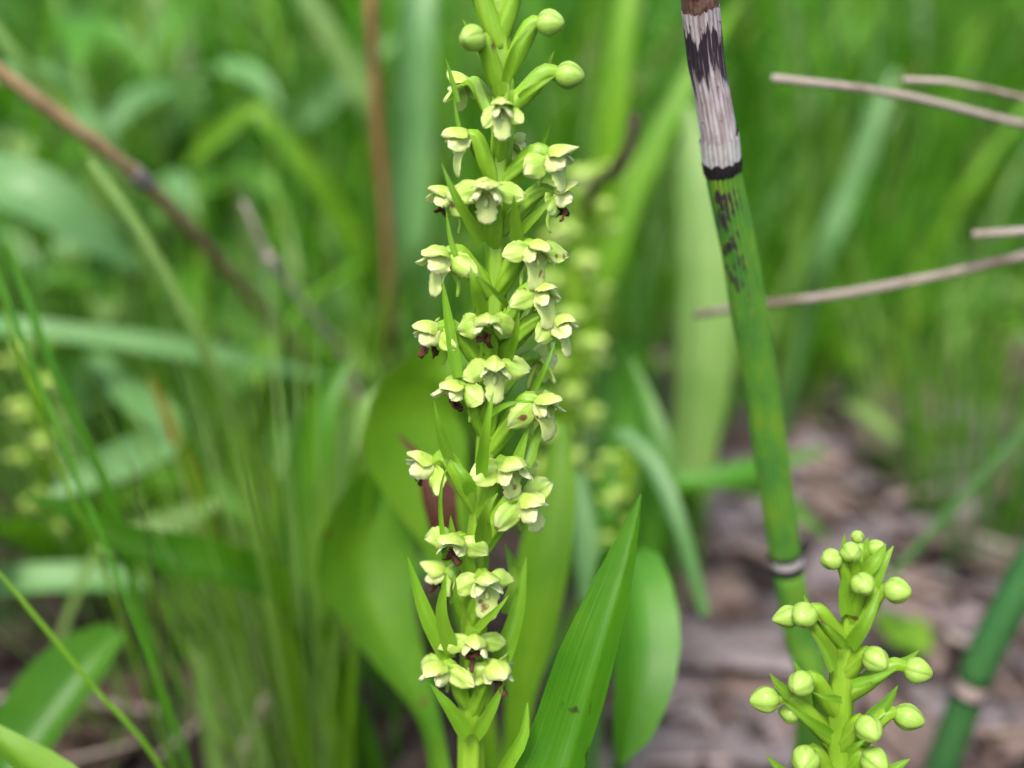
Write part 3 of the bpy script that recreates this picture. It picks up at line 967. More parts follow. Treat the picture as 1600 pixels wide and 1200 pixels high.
def build_horsetail():
    low = P(*hpath(1100))
    base = Vector((low.x + 0.005, low.y + 0.012, 0))
    root = thing('horsetail', 'jointed green horsetail stem with dead grey upper joint stained dark purple', 'horsetail', base)
    # lower internode, to the ground
    pts = [base + Vector((0, 0, -0.004))] + [P(*hpath(y)) for y in (1100, 1000, 884)]
    rad = [0.0021] + [w * .5 * hpath(y)[2] / FPX for y, w in ((1100, 45), (1000, 45), (884, 45))]
    part('internode', tube(pts, rad, 88, 30, ridges=22, rdepth=0.04), M['horse'], root)
    # node with its sheath: dark ring, pale ring, dark ring
    sh = part('node_sheath', seg(hseg([888, 879, 868], [48, 49, 50]), rd=0.03, nring=8, cap=False), M['sheath'], root)
    part('dark_ring', seg(hseg([891, 886, 879], [48.5, 50, 50.0]), rd=0.03, nring=6, cap=False), M['band'], sh)
    part('dark_ring', seg(hseg([868, 864.5, 861], [51.8, 52.2, 51.5]), rd=0.05, nring=5, cap=False), M['band'], sh)
    for k in range(3):
        x, y, d = hpath(862)
        o = P(x + 21 + k * 3, 864, d - 0.0002 + k * .0008)
        part('sheath_tooth', ribbon([o, o + Vector((0.0005, 0, 0.0008)), o + Vector((0.0008 + .0003 * k, 0, 0.0020))], [.0004, .0003, .00005], (CAM - o).normalized(), 6, 2), M['band'], sh)
    # main green internode
    part('internode', seg(hseg([880, 840, 700, 600, 480, 400, 300, 262], [46, 47, 51, 53, 55, 54, 54, 54]), rd=0.05, nring=60), M['horse'], root)
    # dark blotches on the upper green joint: raised fungal crust patches
    rr = random.Random(5)
    for (x0, y0, sx, sy, n) in ((1134, 322, 16, 16, 34), (1128, 345, 9, 16, 18), (1152, 318, 11, 14, 16), (1146, 374, 5, 12, 8), (1136, 385, 5, 10, 5), (1152, 418, 12, 20, 7), (1160, 440, 12, 20, 6), (1142, 300, 14, 4, 5)):
        mb = MB()
        for q in range(n):
            px, py = rr.gauss(x0, sx * .55), rr.gauss(y0, sy * .55)
            cx, _, dd = hpath(py)
            t = (px - cx) / 27.0
            if abs(t) > 0.93: continue
            rad_ = 27 * dd / FPX
            c = P(px, py, dd - rad_ * math.sqrt(1 - t * t) * 1.045)
            ax = (P(*hpath(py - 20)) - P(*hpath(py + 20))).normalized()
            nrm = (c - P(cx, py, dd)).normalized()
            L = rr.uniform(.0003, .0010); W = rr.uniform(.00022, .00050)
            side = ax.cross(nrm)
            kk = 11
            vs = [c + nrm * .00016] + [c + ax * L * math.cos(2 * math.pi * i / kk) * rr.uniform(.7, 1.2) + side * W * math.sin(2 * math.pi * i / kk) * rr.uniform(.7, 1.2) + nrm * .00002 for i in range(kk)]
            mb.add(vs, [(0, i + 1, (i + 1) % kk + 1) for i in range(kk)])
        if mb.v:
            part('dark_blotch', mb, M['blotch'], root)
    # upper node: black ring and torn white sheath
    sh = part('node_sheath', ragged(seg(hseg([262, 245, 228, 212], [56, 58, 59, 60]), rd=0.05, nring=12, cap=False), 88, 0.0005, 3.0), M['sheath'], root)
    part('dark_ring', ragged(ragged(seg(hseg([269, 262, 255, 249], [56, 58.5, 59.5, 60.2]), rd=0.05, nring=8, cap=False), 88, 0.0004, 5.0), 88, 0.0003, 1.0, 0), M['band'], sh)
    # dead upper joint
    part('dead_internode', ragged(seg(hseg([240, 212, 150, 100, 50, 10], [55, 55, 54, 55, 57, 58.5]), rd=0.035, nring=40, cap=False), 88, 0.0007, 8.0), M['horsedead'], root)
    part('inner_joint', seg(hseg([60, 10, -40, -80], [52, 54, 54, 53]), rd=0.06, nring=20), M['inner'], root)
    x, y, d = hpath(205)
    o = P(x + 25, 214, d - 0.0004)
    part('sheath_tooth', ribbon([o, o + Vector((0, 0, .0009)), o + Vector((-.0001, 0, .0015))], [.0004, .00035, .0001], (CAM - o).normalized(), 6, 2), M['band'], sh)
build_horsetail()

def small_horsetail(label, path, w, nodes, fine=False, mat='horseblue'):
    """path (px,py,d) from top to bottom, continued to the ground"""
    pts = [P(*p) for p in path]
    t = (pts[-1] - pts[-2]).normalized()
    base = pts[-1] + t * (pts[-1].z / max(0.25, -t.z))
    base.z = 0
    root = thing('horsetail', label, 'horsetail', base)
    allp = pts + [base + Vector((0, 0, -0.003))]
    r = w * 0.5 * MM
    # cut at the nodes
    q = even([tuple(p) for p in allp], 81)
    cuts = [0] + [int(n * 80) for n in nodes] + [80]
    for a, b in zip(cuts, cuts[1:]):
        sub = [Vector(x) for x in q[a:b + 1]]
        part('internode', tube(sub[::-1], [r] * len(sub), 36, 16, ridges=18 if not fine else 9, rdepth=0.06), M[mat], root)
    for n in cuts[1:-1]:
        c0, c1 = Vector(q[n - 1]), Vector(q[n + 1])
        tt = (c0 - c1).normalized()
        c = Vector(q[n])
        sh = part('node_sheath', tube([c - tt * .0014, c, c + tt * .0014], [r * 1.06, r * 1.09, r * 1.12], 36, 6, cap=False), M['pinkgrey'], root)
        part('dark_ring', tube([c - tt * .0022, c - tt * .0012], [r * 1.1, r * 1.17], 36, 4, cap=False), M['band'], sh)
    return root

small_horsetail('thick green horsetail slanting over the leaf litter, with a pale ring at its joint', [(1760, 600, .170), (1600, 905, .186), (1535, 1030, .193), (1478, 1180, .203)], 5.2, [0.62])
small_horsetail('thin green horsetail stem leaning across the brown leaf litter', [(1720, 540, .185), (1600, 675, .195), (1480, 805, .208), (1380, 915, .222)], 1.5, [0.7], True, 'glauc')

# ------------------------------------------------------------------ dry stalks
def ground_end(pts, k=0.5):
    t = (pts[-1] - pts[-2]).normalized()
    z = pts[-1].z
    h = Vector((t.x, t.y, 0))
    return Vector((pts[-1].x + h.x * z * k, pts[-1].y + h.y * z * k, 0.0))

def stalk(name, label, cat, path, w, mat, group=None, nodes=(), ground=True, ext=None, lump=0.12, taper=0.8):
    """path of (px,py,d) from the free tip towards the root"""
    pts = [P(*p) for p in path]
    if ext:
        t = (pts[-1] - pts[-2]).normalized()
        z = pts[-1].z
        pts += [pts[-1] + t * .04, pts[-1] + t * .09 + Vector((0, .004, -.25 * z)), pts[-1] + t * .14 + Vector((0, .008, -1.0 * z - .002))]
    elif ground:
        e = ground_end(pts)
        pts += [Vector((pts[-1].x * .5 + e.x * .5, pts[-1].y * .5 + e.y * .5, pts[-1].z * .45)), e + Vector((0, 0, -.002))]
    base = Vector((pts[-1].x, pts[-1].y, 0))
    root = thing(name, label, cat, base, group)
    n = len(pts)
    rad = [w * .5 * MM * (taper + (1 - taper) * i / (n - 1)) for i in range(n)]
    part('stalk', tube(pts, rad, 12, 40, lump=lump, seed=path[0][0] * .01), M[mat], root)
    q = even([tuple(p) for p in pts], 101)
    for f in nodes:
        i = min(range(2, 99), key=lambda k: (Vector(q[k]) - P(*f)).length) if isinstance(f, tuple) else int(f * 100)
        c = Vector(q[i]); t = (Vector(q[i + 1]) - Vector(q[i - 1])).normalized()
        part('joint', tube([c - t * w * .8 * MM, c, c + t * w * .8 * MM], [w * .5 * MM, w * .53 * MM, w * .5 * MM], 12, 8, lump=.1), M['pinkgrey'], root)
    return root

stalk('dry_stalk', 'pale tan dry stalk with blunt tip, uppermost of those pointing at the horsetail', 'stalk', [(1207, 122, .152), (1400, 147, .156), (1600, 195, .162)], 1.3, 'tan', ext=True)
stalk('dry_stalk', 'thin pinkish dry stalk running just above another tan stalk', 'stalk', [(1412, 124, .158), (1500, 130, .160), (1610, 156, .163)], 1.0, 'tan', ext=True)
stalk('dry_stalk', 'short visible blunt end of a pale dry stalk over the green grass', 'stalk', [(1521, 366, .158), (1610, 361, .160)], 1.45, 'tan', ext=True)
stalk('dry_stalk', 'long pinkish tan dry stalk passing behind the green horsetail', 'stalk', [(1085, 492, .176), (1200, 474, .170), (1300, 462, .166), (1450, 434, .164), (1610, 397, .163)], 1.5, 'tan', ext=True)
stalk('dry_reed', 'jointed brown dry reed slanting down through the grass', 'reed', [(-160, -20, .155), (0, 112, .166), (110, 195, .175), (215, 275, .187), (330, 395, .215), (440, 520, .27), (500, 600, .33)], 2.9, 'reed', nodes=((215, 275, .187),), ext=None)
stalk('dry_stalk', 'grey pink withered stalk slanting beside the red-brown upright stalk', 'stalk', [(380, 315, .215), (420, 400, .22), (465, 465, .23), (545, 575, .255)], 2.1, 'pinkgrey', nodes=((425, 405, .221),), taper=.35)
stalk('red_stalk', 'upright straight red-brown stalk behind the flowering orchid', 'stalk', [(575, -80, .235), (582, 60, .24), (590, 200, .25), (603, 330, .262), (610, 480, .28), (612, 600, .32)], 2.7, 'redreed', nodes=())
stalk('withered_plant', 'black withered curled stem tip behind the orchid flowers', 'plant', [(992, 178, .205), (985, 225, .206), (958, 268, .21), (925, 305, .22), (903, 400, .262), (896, 600, .29)], 2.3, 'darktwig', lump=.5)

# ------------------------------------------------------------------ broad leaves and single blades
def blade(name, label, cat, path, w, mat, group=None, roll=0.0, cup=0.25, fold=0.2, wave=0.15, ground=True, nref=None, nl=28, nw=6, k=0.5, twist=0.0, ext=None):
    """path: (px,py,d) from the tip to the root; w: half widths in photo pixels at each path point"""
    pts = [P(*p) for p in path]
    hw = [a * p[2] / FPX for a, p in zip(w, path)]
    if ext:
        for e in ext:
            pts.append(Vector(e)); hw.append(hw[-1])
    if ground and pts[-1].z > 0.004:
        e = ground_end(pts, k)
        pts += [Vector((pts[-1].x * .4 + e.x * .6, pts[-1].y * .4 + e.y * .6, pts[-1].z * .45)), e + Vector((0, 0, -.002))]
        hw += [hw[-1] * 0.8, hw[-1] * 0.5]
    base = Vector((pts[-1].x, pts[-1].y, 0))
    m = P(*path[len(path) // 2])
    n = nref or ((CAM - m).normalized() * 0.9 + Vector((0, 0, 0.5)))
    mb = ribbon(pts, hw, n, nl, nw, cup, fold, wave, roll=R(roll), seed=path[0][0] * .013, twist=R(twist))
    tname, pname = {'grass_blade': ('grass_plant', 'blade'), 'grass_stem': ('grass_plant', 'stem'), 'dry_blade': ('withered_grass', 'blade'), 'broad_leaf': ('broad_leaved_plant', 'leaf'),
                    'orchid_leaf': ('orchid_seedling', 'leaf'), 'low_leaf': ('seedling', 'leaf'), 'dead_frond': ('withered_plant', 'leaf')}[name]
    root = thing(tname, label, cat, base, group)
    part(pname, mb, M[mat], root)
    return root

B = blade
# left of the orchid
B('grass_blade', 'pale green flat blade crossing the brown reed at its upper end', 'grass', [(-60, -40, .19), (0, 60, .195), (50, 120, .2), (95, 172, .21), (150, 280, .24)], [3, 12, 15, 13, 10], 'pale', roll=10)
B('grass_stem', 'long light green grass stem slanting down from beside the brown reed', 'grass', [(138, 250, .178), (200, 335, .178), (262, 440, .182), (330, 575, .19), (390, 700, .205), (440, 810, .225)], [6, 9, 10, 10, 9, 8], 'pale', fold=.6)
B('broad_leaf', 'broad blue-green arched leaf under the brown reed', 'leaf', [(215, 425, .255), (130, 355, .245), (40, 305, .24), (-80, 290, .245), (-200, 330, .26)], [3, 38, 50, 50, 30], 'glauc', roll=-10, nref=Vector((0.1, -.7, .7)))
B('grass_blade', 'long flat blue-green blade lying level across the grass', 'grass', [(560, 600, .27), (420, 572, .255), (300, 550, .245), (150, 528, .238), (0, 512, .235), (-150, 520, .25)], [2, 14, 20, 19, 17, 14], 'glauc', nref=Vector((0, -.6, .8)))
B('broad_leaf', 'bent pale blue-green leaf folded down over the brown reed litter', 'leaf', [(78, 775, .212), (130, 748, .214), (200, 718, .218), (258, 692, .225), (255, 655, .235), (200, 615, .245), (140, 560, .26)], [4, 26, 33, 30, 28, 22, 10], 'glauc', nref=Vector((0.1, -.75, .65)), fold=.1)
B('orchid_leaf', 'dark green glossy leaf arching out from the fine grass tuft', 'leaf', [(40, 778, .165), (110, 800, .168), (190, 850, .172), (280, 878, .176), (350, 895, .180), (440, 940, .19)], [4, 16, 26, 36, 38, 34], 'orchidleaf', nref=Vector((0.15, -.5, .85)), fold=.45)
B('broad_leaf', 'pale blue-green strap leaf lying flat above the dark soil', 'leaf', [(250, 918, .225), (180, 908, .224), (90, 905, .222), (0, 912, .222), (-120, 930, .225)], [5, 22, 25, 25, 20], 'glauc', nref=Vector((0, -.5, .85)))
B('broad_leaf', 'light green leaf slanting over the dark soil with one half shaded', 'leaf', [(190, 990, .195), (140, 1050, .19), (80, 1130, .186), (10, 1230, .182), (-60, 1330, .18)], [20, 52, 58, 58, 40], 'fresh', fold=.7, roll=-18)
B('orchid_leaf', 'bright yellow-green leaf edge poking up beside the slanting light green leaf', 'leaf', [(-40, 1120, .136), (20, 1175, .135), (90, 1230, .135), (200, 1330, .135)], [6, 24, 34, 30], 'lime', roll=20)
B('grass_stem', 'pale olive upright stem among the far grass', 'grass', [(235, -60, .40), (245, 50, .40), (258, 160, .41), (272, 280, .43), (275, 400, .47)], [8, 14, 15, 14, 12], 'pale')
B('grass_blade', 'lime green blade with a sharp bend beside the red-brown stalk', 'grass', [(288, 262, .30), (340, 215, .295), (400, 168, .29), (430, 205, .29), (500, 290, .295), (575, 420, .31), (610, 540, .34)], [5, 16, 13, 15, 17, 17, 14], 'lime', nref=Vector((0, -.8, .55)))
B('grass_blade', 'light green blade slanting down to the upright red-brown stalk', 'grass', [(455, -40, .33), (500, 30, .33), (550, 120, .335), (580, 190, .34), (600, 330, .38)], [8, 16, 17, 16, 13], 'pale')
B('broad_leaf', 'blue-green blade running up towards the red-brown stalk', 'leaf', [(620, 60, .36), (560, 110, .36), (500, 165, .365), (440, 215, .37), (400, 290, .4)], [8, 22, 24, 18, 10], 'glauc')
B('broad_leaf', 'wide grey-green upright blade close behind the flowering orchid', 'leaf', [(655, -80, .29), (645, 60, .29), (640, 250, .30), (632, 420, .31), (630, 560, .34)], [20, 30, 32, 30, 24], 'glauc', roll=25)
B('grass_blade', 'fresh green blade leaning between the red-brown stalk and the orchid', 'grass', [(685, 240, .33), (660, 330, .335), (630, 430, .345), (600, 520, .36), (580, 600, .38)], [3, 14, 18, 18, 14], 'lime')
B('orchid_leaf', 'big rounded lime green leaf close behind the orchid stem', 'leaf', [(745, 548, .166), (690, 562, .162), (645, 615, .168), (645, 700, .170), (690, 830, .172), (728, 960, .174)], [10, 34, 66, 80, 40, 18], 'lime', nref=Vector((0.3, -.9, .35)), fold=.1)
B('broad_leaf', 'ribbed green plantain-like leaf upright behind the worn orchid leaf', 'leaf', [(545, 560, .20), (500, 640, .198), (475, 740, .2), (470, 860, .206), (480, 960, .21)], [4, 26, 36, 36, 24], 'fresh', roll=20)
B('broad_leaf', 'second ribbed pale green leaf leaning towards the orchid', 'leaf', [(610, 600, .205), (560, 660, .205), (525, 740, .208), (505, 860, .21)], [4, 24, 28, 20], 'pale', roll=-20)
B('dry_blade', 'narrow orange-brown withered blade by the pale folded leaf', 'grass', [(235, 590, .22), (255, 640, .222), (275, 690, .225), (298, 745, .228)], [2, 7, 8, 7], 'orange')
B('dry_blade', 'hair-thin dark red blade in front of the dark green leaf', 'grass', [(205, 715, .155), (218, 780, .155), (232, 850, .157), (246, 940, .16)], [.6, 1.2, 1.4, 1.4], 'darktwig')
B('broad_leaf', 'pale leaf lying behind the dark green glossy leaf', 'leaf', [(350, 780, .215), (290, 815, .212), (215, 845, .21), (150, 870, .212)], [5, 25, 25, 10], 'pale', nref=Vector((0, -.5, .8)))
B('dead_frond', 'dark red-brown withered leaf hanging behind the lower orchid flowers', 'dead leaf', [(622, 680, .155), (652, 712, .152), (682, 760, .15), (690, 815, .15), (715, 870, .152), (738, 960, .154), (742, 1120, .155)], [2, 7, 26, 24, 12, 5, 4], 'brown', wave=.8, cup=.5)
# fine grass stems over the left
for i, (lab, path, w, mat) in enumerate([
    ('thin arching green grass stem, longest over the pale folded leaf', [(-30, 350, .148), (30, 520, .15), (100, 700, .153), (170, 870, .157), (225, 1010, .16), (285, 1170, .165)], 4.2, 'fresh'),
    ('thin grass stem crossing the dark soil and slanting light green leaf', [(-40, 850, .142), (60, 970, .143), (150, 1080, .145), (250, 1200, .147)], 4.0, 'lime'),
    ('fine grass stem just behind the longest arching stem', [(10, 380, .16), (60, 520, .162), (110, 640, .165), (165, 760, .17), (200, 880, .175)], 7, 'fresh'),
    ('wispy grass stem hanging over the flat blue-green blade', [(-10, 420, .15), (30, 560, .152), (75, 680, .156), (120, 800, .16), (150, 860, .163)], 3.2, 'lime'),
]):
    B('grass_stem', lab, 'grass', path, [w * .4] + [w] * (len(path) - 1), mat, fold=.7, nw=2)

stalk('dry_stalk', 'whitish broken dry stalk leaning on the dark soil by the fine grass tuft', 'stalk', [(418, 1085, .205), (395, 1140, .205), (368, 1205, .207)], 2.4, 'pinkgrey')
B('grass_blade', 'yellowish fading grass shoot standing on the dark soil', 'grass', [(300, 1000, .20), (312, 1060, .2), (326, 1120, .2), (335, 1180, .202)], [4, 9, 14, 15], 'pale')
B('grass_blade', 'second yellowish grass shoot rising beside the fading one', 'grass', [(322, 1010, .205), (324, 1070, .204), (328, 1130, .203), (335, 1190, .204)], [2, 7, 9, 9], 'lime')
# right of the orchid
B('grass_blade', 'long bright green arching blade between orchid and horsetail', 'grass', [(1150, 10, .275), (1085, 115, .27), (1030, 220, .27), (978, 340, .272), (940, 450, .276), (915, 570, .285), (900, 700, .30)], [6, 15, 20, 22, 21, 18, 16], 'lime', roll=-12)
B('grass_blade', 'upright lime green blade behind the top of the orchid', 'grass', [(985, -90, .27), (972, 60, .27), (955, 200, .275), (935, 340, .285), (920, 500, .31)], [12, 19, 21, 20, 16], 'lime')
B('broad_leaf', 'broad pale green upright leaf behind the tall horsetail', 'leaf', [(1075, 165, .25), (1085, 280, .248), (1098, 420, .248), (1094, 560, .25), (1080, 700, .256)], [8, 34, 44, 44, 36], 'pale', roll=14, fold=.35)
B('broad_leaf', 'bright green leaf beside the broad pale leaf behind the horsetail', 'leaf', [(1150, 380, .262), (1135, 480, .26), (1120, 600, .262), (1090, 740, .266)], [6, 26, 34, 26], 'lime', roll=-24)
B('grass_blade', 'drooping blue-green blade with a withered pink tip over the litter', 'grass', [(1100, 962, .188), (1082, 900, .187), (1058, 820, .187), (1025, 740, .19), (975, 680, .195), (930, 700, .205), (900, 800, .215)], [9, 13, 15, 16, 14, 11, 9], 'glauc', nref=Vector((.4, -.8, .4)))
B('broad_leaf', 'whitish blue-green strap behind the in-focus orchid leaf', 'leaf', [(905, 740, .2), (915, 830, .198), (922, 920, .197), (925, 1020, .198)], [8, 18, 20, 16], 'glauc')
B('orchid_leaf', 'rounded bright green leaf hanging low beside the in-focus orchid leaf', 'leaf', [(968, 1192, .150), (982, 1140, .150), (997, 1050, .151), (1000, 960, .155), (985, 880, .160), (955, 900, .168), (930, 1020, .172)], [6, 34, 52, 54, 40, 24, 16], 'fresh', nref=Vector((.25, -.9, .3)), fold=.3)
B('orchid_leaf', 'wide green leaf standing right behind the orchid stem', 'leaf', [(880, 660, .165), (870, 760, .163), (850, 880, .162), (830, 1000, .163), (810, 1120, .165)], [6, 30, 40, 34, 20], 'lime')
B('orchid_leaf', 'green leaf leaning right of the rounded leaf behind the litter edge', 'leaf', [(985, 560, .21), (1010, 660, .205), (1020, 760, .203), (1000, 880, .205)], [5, 26, 34, 24], 'fresh', roll=30)
B('grass_blade', 'pale blue-green blade slanting beyond the horsetail under the dry stalks', 'grass', [(1400, 110, .30), (1362, 200, .30), (1325, 300, .305), (1285, 400, .31), (1255, 500, .33)], [5, 15, 18, 17, 12], 'glauc')
B('grass_blade', 'level light green blade between the horsetail and the bare litter', 'grass', [(1290, 705, .235), (1200, 728, .23), (1110, 748, .228), (1030, 768, .23)], [4, 14, 16, 14], 'fresh', nref=Vector((0, -.5, .8)))
B('grass_blade', 'yellow-green blade tip in the grass above the dry stalks', 'grass', [(1560, 0, .42), (1530, 60, .42), (1495, 120, .425), (1450, 210, .44)], [4, 15, 15, 11], 'lime')
B('low_leaf', 'small oval green leaf lying on the brown litter', 'leaf', [(1402, 690, .30), (1370, 665, .31), (1335, 640, .322), (1310, 640, .33)], [5, 16, 15, 5], 'pale', nref=Vector((0, -.3, .9)))
B('low_leaf', 'round yellow-green seedling leaf behind the bud spike', 'leaf', [(1448, 1020, .235), (1425, 1000, .238), (1400, 975, .242), (1395, 960, .25)], [12, 34, 32, 10], 'lime', nref=Vector((0, -.4, .9)), fold=.05)

# ------------------------------------------------------------------ grass tufts (one plant each, every blade a part)
def tuft(label, c, n, h, spread, w, mats, seed, lean=(0, 0), group=None, cat='grass', ring=0.012):
    r = random.Random(seed)
    base = Vector((c[0], c[1], 0))
    root = thing('grass_tuft', label, cat, base, group)
    for i in range(n):
        a = r.uniform(0, 2 * math.pi)
        rad = ring * math.sqrt(r.random())
        b = base + Vector((math.cos(a) * rad, math.sin(a) * rad, -0.002))
        hh = h * r.uniform(.55, 1.1)
        o = Vector((math.cos(a), math.sin(a), 0)) * spread * hh * r.uniform(.2, 1.0) + Vector((lean[0], lean[1], 0)) * hh
        tip = b + o * 1.0 + Vector((0, 0, hh))
        mid = b + o * (0.40 + .1 * r.random()) + Vector((0, 0, hh * .55))
        ww = w * .5 * MM * r.uniform(.6, 1.3)
        part('blade', ribbon([b, mid, tip], [ww, ww * .95, ww * .06], Vector((r.uniform(-.5, .5), -1, .3)), 9, 2, .1, .5), M[r.choice(mats)], root)
    return root

def at_ground(px, py):
    g = G(px, py)
    return (g.x, g.y)

tuft('dense tuft of fine green grass stems left of the worn orchid leaf', at_ground(478, 1260), 110, .096, .30, 0.6, ['lime', 'lime', 'pale'], 3, (-0.05, 0.03), ring=.010)
tuft('small fine grass tuft rooted at the edge of the leaf litter behind the thin horsetail', at_ground(1510, 800), 34, .09, .35, 1.0, ['fresh', 'dark', 'lime'], 4, ring=.02)
tuft('sparse hair-fine grass tuft beside the thick slanting horsetail', at_ground(1590, 900), 22, .075, .45, .7, ['fresh', 'dark', 'lime'], 14, ring=.02)
tuft('hair-fine grass tuft at the foot of the thin leaning horsetail', at_ground(1430, 720), 22, .07, .45, .8, ['fresh', 'lime', 'pale'], 15, ring=.02)
for lab, px, py, n, h, sd in (
        ('fine grass tuft rising in front of the bent blue-green leaf', 215, 900, 34, .085, 31),
        ('fine grass tuft between dark glossy leaf and pale strap leaf', 330, 960, 30, .075, 32),
        ('fine grass tuft under the level blue-green blade', 130, 760, 34, .085, 33),
        ('fine grass tuft at the foot of the light green slanting stem', 420, 900, 34, .085, 34),
        ('fine upright grass tuft beside the ribbed leaf', 400, 760, 30, .09, 35),
        ('fine grass tuft near the blurred yellowish orchid', 40, 860, 26, .07, 36)):
    tuft(lab, at_ground(px, py), n, h, .55, .75, ['lime', 'pale', 'fresh', 'dark'], sd, ring=.022)
tuft('fine straw-pale grass tuft on the litter beyond the thick slanting horsetail', at_ground(1560, 760), 30, .08, .6, .8, ['fresh', 'pale', 'lime'], 37, ring=.03)
tuft('wispy grass tuft on the dark soil under the flat strap leaf', at_ground(300, 1080), 22, .055, .6, 1.0, ['fresh', 'pale', 'lime'], 5, ring=.02)
tuft('short grass tuft on the soil between worn leaf and orchid stem', at_ground(600, 1120), 20, .05, .5, 1.1, ['fresh', 'dark'], 6, ring=.015)
tuft('thin grass tuft behind the rounded low leaf', at_ground(1180, 640), 26, .09, .4, 1.6, ['fresh', 'lime'], 7, ring=.02)
tuft('grass tuft at the dark soil beneath the pale folded leaf', at_ground(120, 960), 22, .06, .5, 1.0, ['dark', 'fresh'], 8, ring=.02)

# ------------------------------------------------------------------ other orchid spikes, out of focus
def far_orchid(label, path, fl_from, n, seed, fsize=1.0):
    """path (px,py,d) tip to root"""
    r = random.Random(seed)
    pts = [P(*p) for p in path]
    e = ground_end(pts, .3)
    pts += [e + Vector((0, 0, -.002))]
    base = Vector((e.x, e.y, 0))
    root = thing('orchid', label, 'orchid', base)
    part('stem', tube(pts[::-1], [1.5 * MM] * (len(pts) - 1) + [.8 * MM], 10, 40), M['stem'], root)
    q = even([tuple(p) for p in pts], 201)
    for i in range(n):
        f = fl_from * i / n
        c = Vector(q[int(f * 200)])
        yaw = i * 137.5
        F = view_dir(yaw, -5)
        Uw = Vector((0, 0, 1))
        Rt = F.cross(Uw).normalized()
        s = fsize * MM * r.uniform(.85, 1.1)
        C = c + F * 5.5 * s + Uw * 4 * s
        fl = part('flower', tube([c, c + F * 2.4 * s + Uw * 2.6 * s, C], [.7 * s, 1.0 * s, .6 * s], 8, 8), M['ovary'], root)
        part('dorsal_sepal', petal(C, F + Uw * .6, F * .6 - Uw, 3.2 * s, 3.2 * s, HOODP, 1.2, .8, .25 * MM, 6, 6), M['hood'], fl)
        for sg in (-1, 1):
            part('lateral_sepal', petal(C, Rt * sg - Uw * .3, F + Uw * .6, 3.1 * s, 2.3 * s, OVAL, -.5, -.4, .25 * MM, 6, 6), M['sepal'], fl)
        part('lip', petal(C + F * .5 * s, F * .6 - Uw, F + Uw * .6, 3.4 * s, 2.1 * s, LIPP, -.4, -.2, .25 * MM, 6, 6), M['lip'], fl)
    for k in range(3):
        a = r.uniform(0, 6.28)
        h = Vector((math.cos(a), math.sin(a), 0))
        p = [base + Vector((0, 0, .004)), base + h * .02 + Vector((0, 0, .03)), base + h * .045 + Vector((0, 0, .045)), base + h * .065 + Vector((0, 0, .04))]
        part('leaf', ribbon(p, [.002, .006, .005, .0002], Vector((0, 0, 1)), 12, 4, .2, .2, .2), M['orchidleaf'], root)
    return root

far_orchid('blurred yellow-green orchid spike standing close behind the main orchid', [(908, 285, .235), (900, 420, .24), (893, 560, .247), (886, 660, .256), (882, 720, .262)], .72, 34, 2, 1.1)
far_orchid('blurred yellowish orchid spike at the left below the flat blue-green blade', [(52, 545, .24), (62, 620, .246), (72, 700, .254), (80, 780, .262)], .75, 18, 5, .9)
far_orchid('small blurred orchid spike low behind the drooping blue-green blade', [(985, 690, .225), (980, 760, .23), (975, 850, .24)], .6, 14, 9, .8)

# ------------------------------------------------------------------ leafy forbs in the upper left
def forb(label, top, base_xy, n, ll, lw, mats, seed):
    r = random.Random(seed)
    base = Vector((base_xy[0], base_xy[1], 0))
    root = thing('leafy_plant', label, 'plant', base, 'leafy plants in the grass')
    mid = base * .5 + top * .5 + Vector((r.uniform(-.01, .01), 0, 0))
    part('stem', tube([base + Vector((0, 0, -.003)), mid, top], [.0014, .0012, .0006], 8, 16), M['pale'], root)
    q = even([tuple(base), tuple(mid), tuple(top)], 101)
    for i in range(n):
        f = 0.2 + 0.8 * (i + 1) / n
        c = Vector(q[int(f * 100)])
        a = (i // 2) * R(90) + (i % 2) * math.pi + r.uniform(-.4, .4) + seed
        h = Vector((math.cos(a), math.sin(a), 0))
        L = ll * r.uniform(.7, 1.15) * (1.1 - .4 * f)
        p = [c, c + h * L * .35 + Vector((0, 0, L * .25)), c + h * L * .75 + Vector((0, 0, L * .30)), c + h * L + Vector((0, 0, L * .12))]
        w = lw * r.uniform(.8, 1.15)
        part('leaf', ribbon(p, [w * .15, w * .5, w * .4, w * .03], Vector((0, -.2, 1)), 12, 4, .2, .25, .2, seed=i), M[r.choice(mats)], root)
    return root

fr = random.Random(77)
def forb_at(lab, px, py, d, ll, lw, mats, seed, n=9):
    t = P(px, py, d)
    forb(lab, t, (t.x + fr.uniform(-.01, .01), t.y + .02), n, ll, lw, mats, seed)
forb_at('leafy plant with a small pale pointed top leaf beside the pale olive stem', 240, 70, .33, .05, .012, ['glauc', 'fresh'], 1)
forb_at('leafy plant with grey-green lance leaves above the brown reed', 120, 100, .30, .045, .011, ['glauc', 'glauc', 'fresh'], 2)
forb_at('leafy plant with pale leaves left of the bent lime blade', 320, 210, .42, .06, .013, ['fresh', 'glauc', 'lime'], 3)
forb_at('leafy plant behind the bent lime blade', 470, 160, .5, .06, .014, ['glauc', 'fresh'], 4)
forb_at('low leafy plant where the brown reed meets the grass', 330, 440, .36, .05, .012, ['fresh', 'lime'], 5)
forb_at('leafy plant between brown reed and grey pink stalk', 395, 480, .34, .045, .010, ['fresh', 'glauc'], 6)
forb_at('leafy plant at the foot of the red-brown stalk', 520, 440, .40, .05, .012, ['glauc', 'fresh', 'lime'], 7)
forb_at('tall leafy plant with yellowish top left of the red-brown stalk', 350, -20, .42, .05, .012, ['lime', 'fresh'], 8)
forb_at('leafy plant under the broad blue-green arched leaf', 60, 440, .34, .05, .012, ['glauc', 'fresh'], 9)

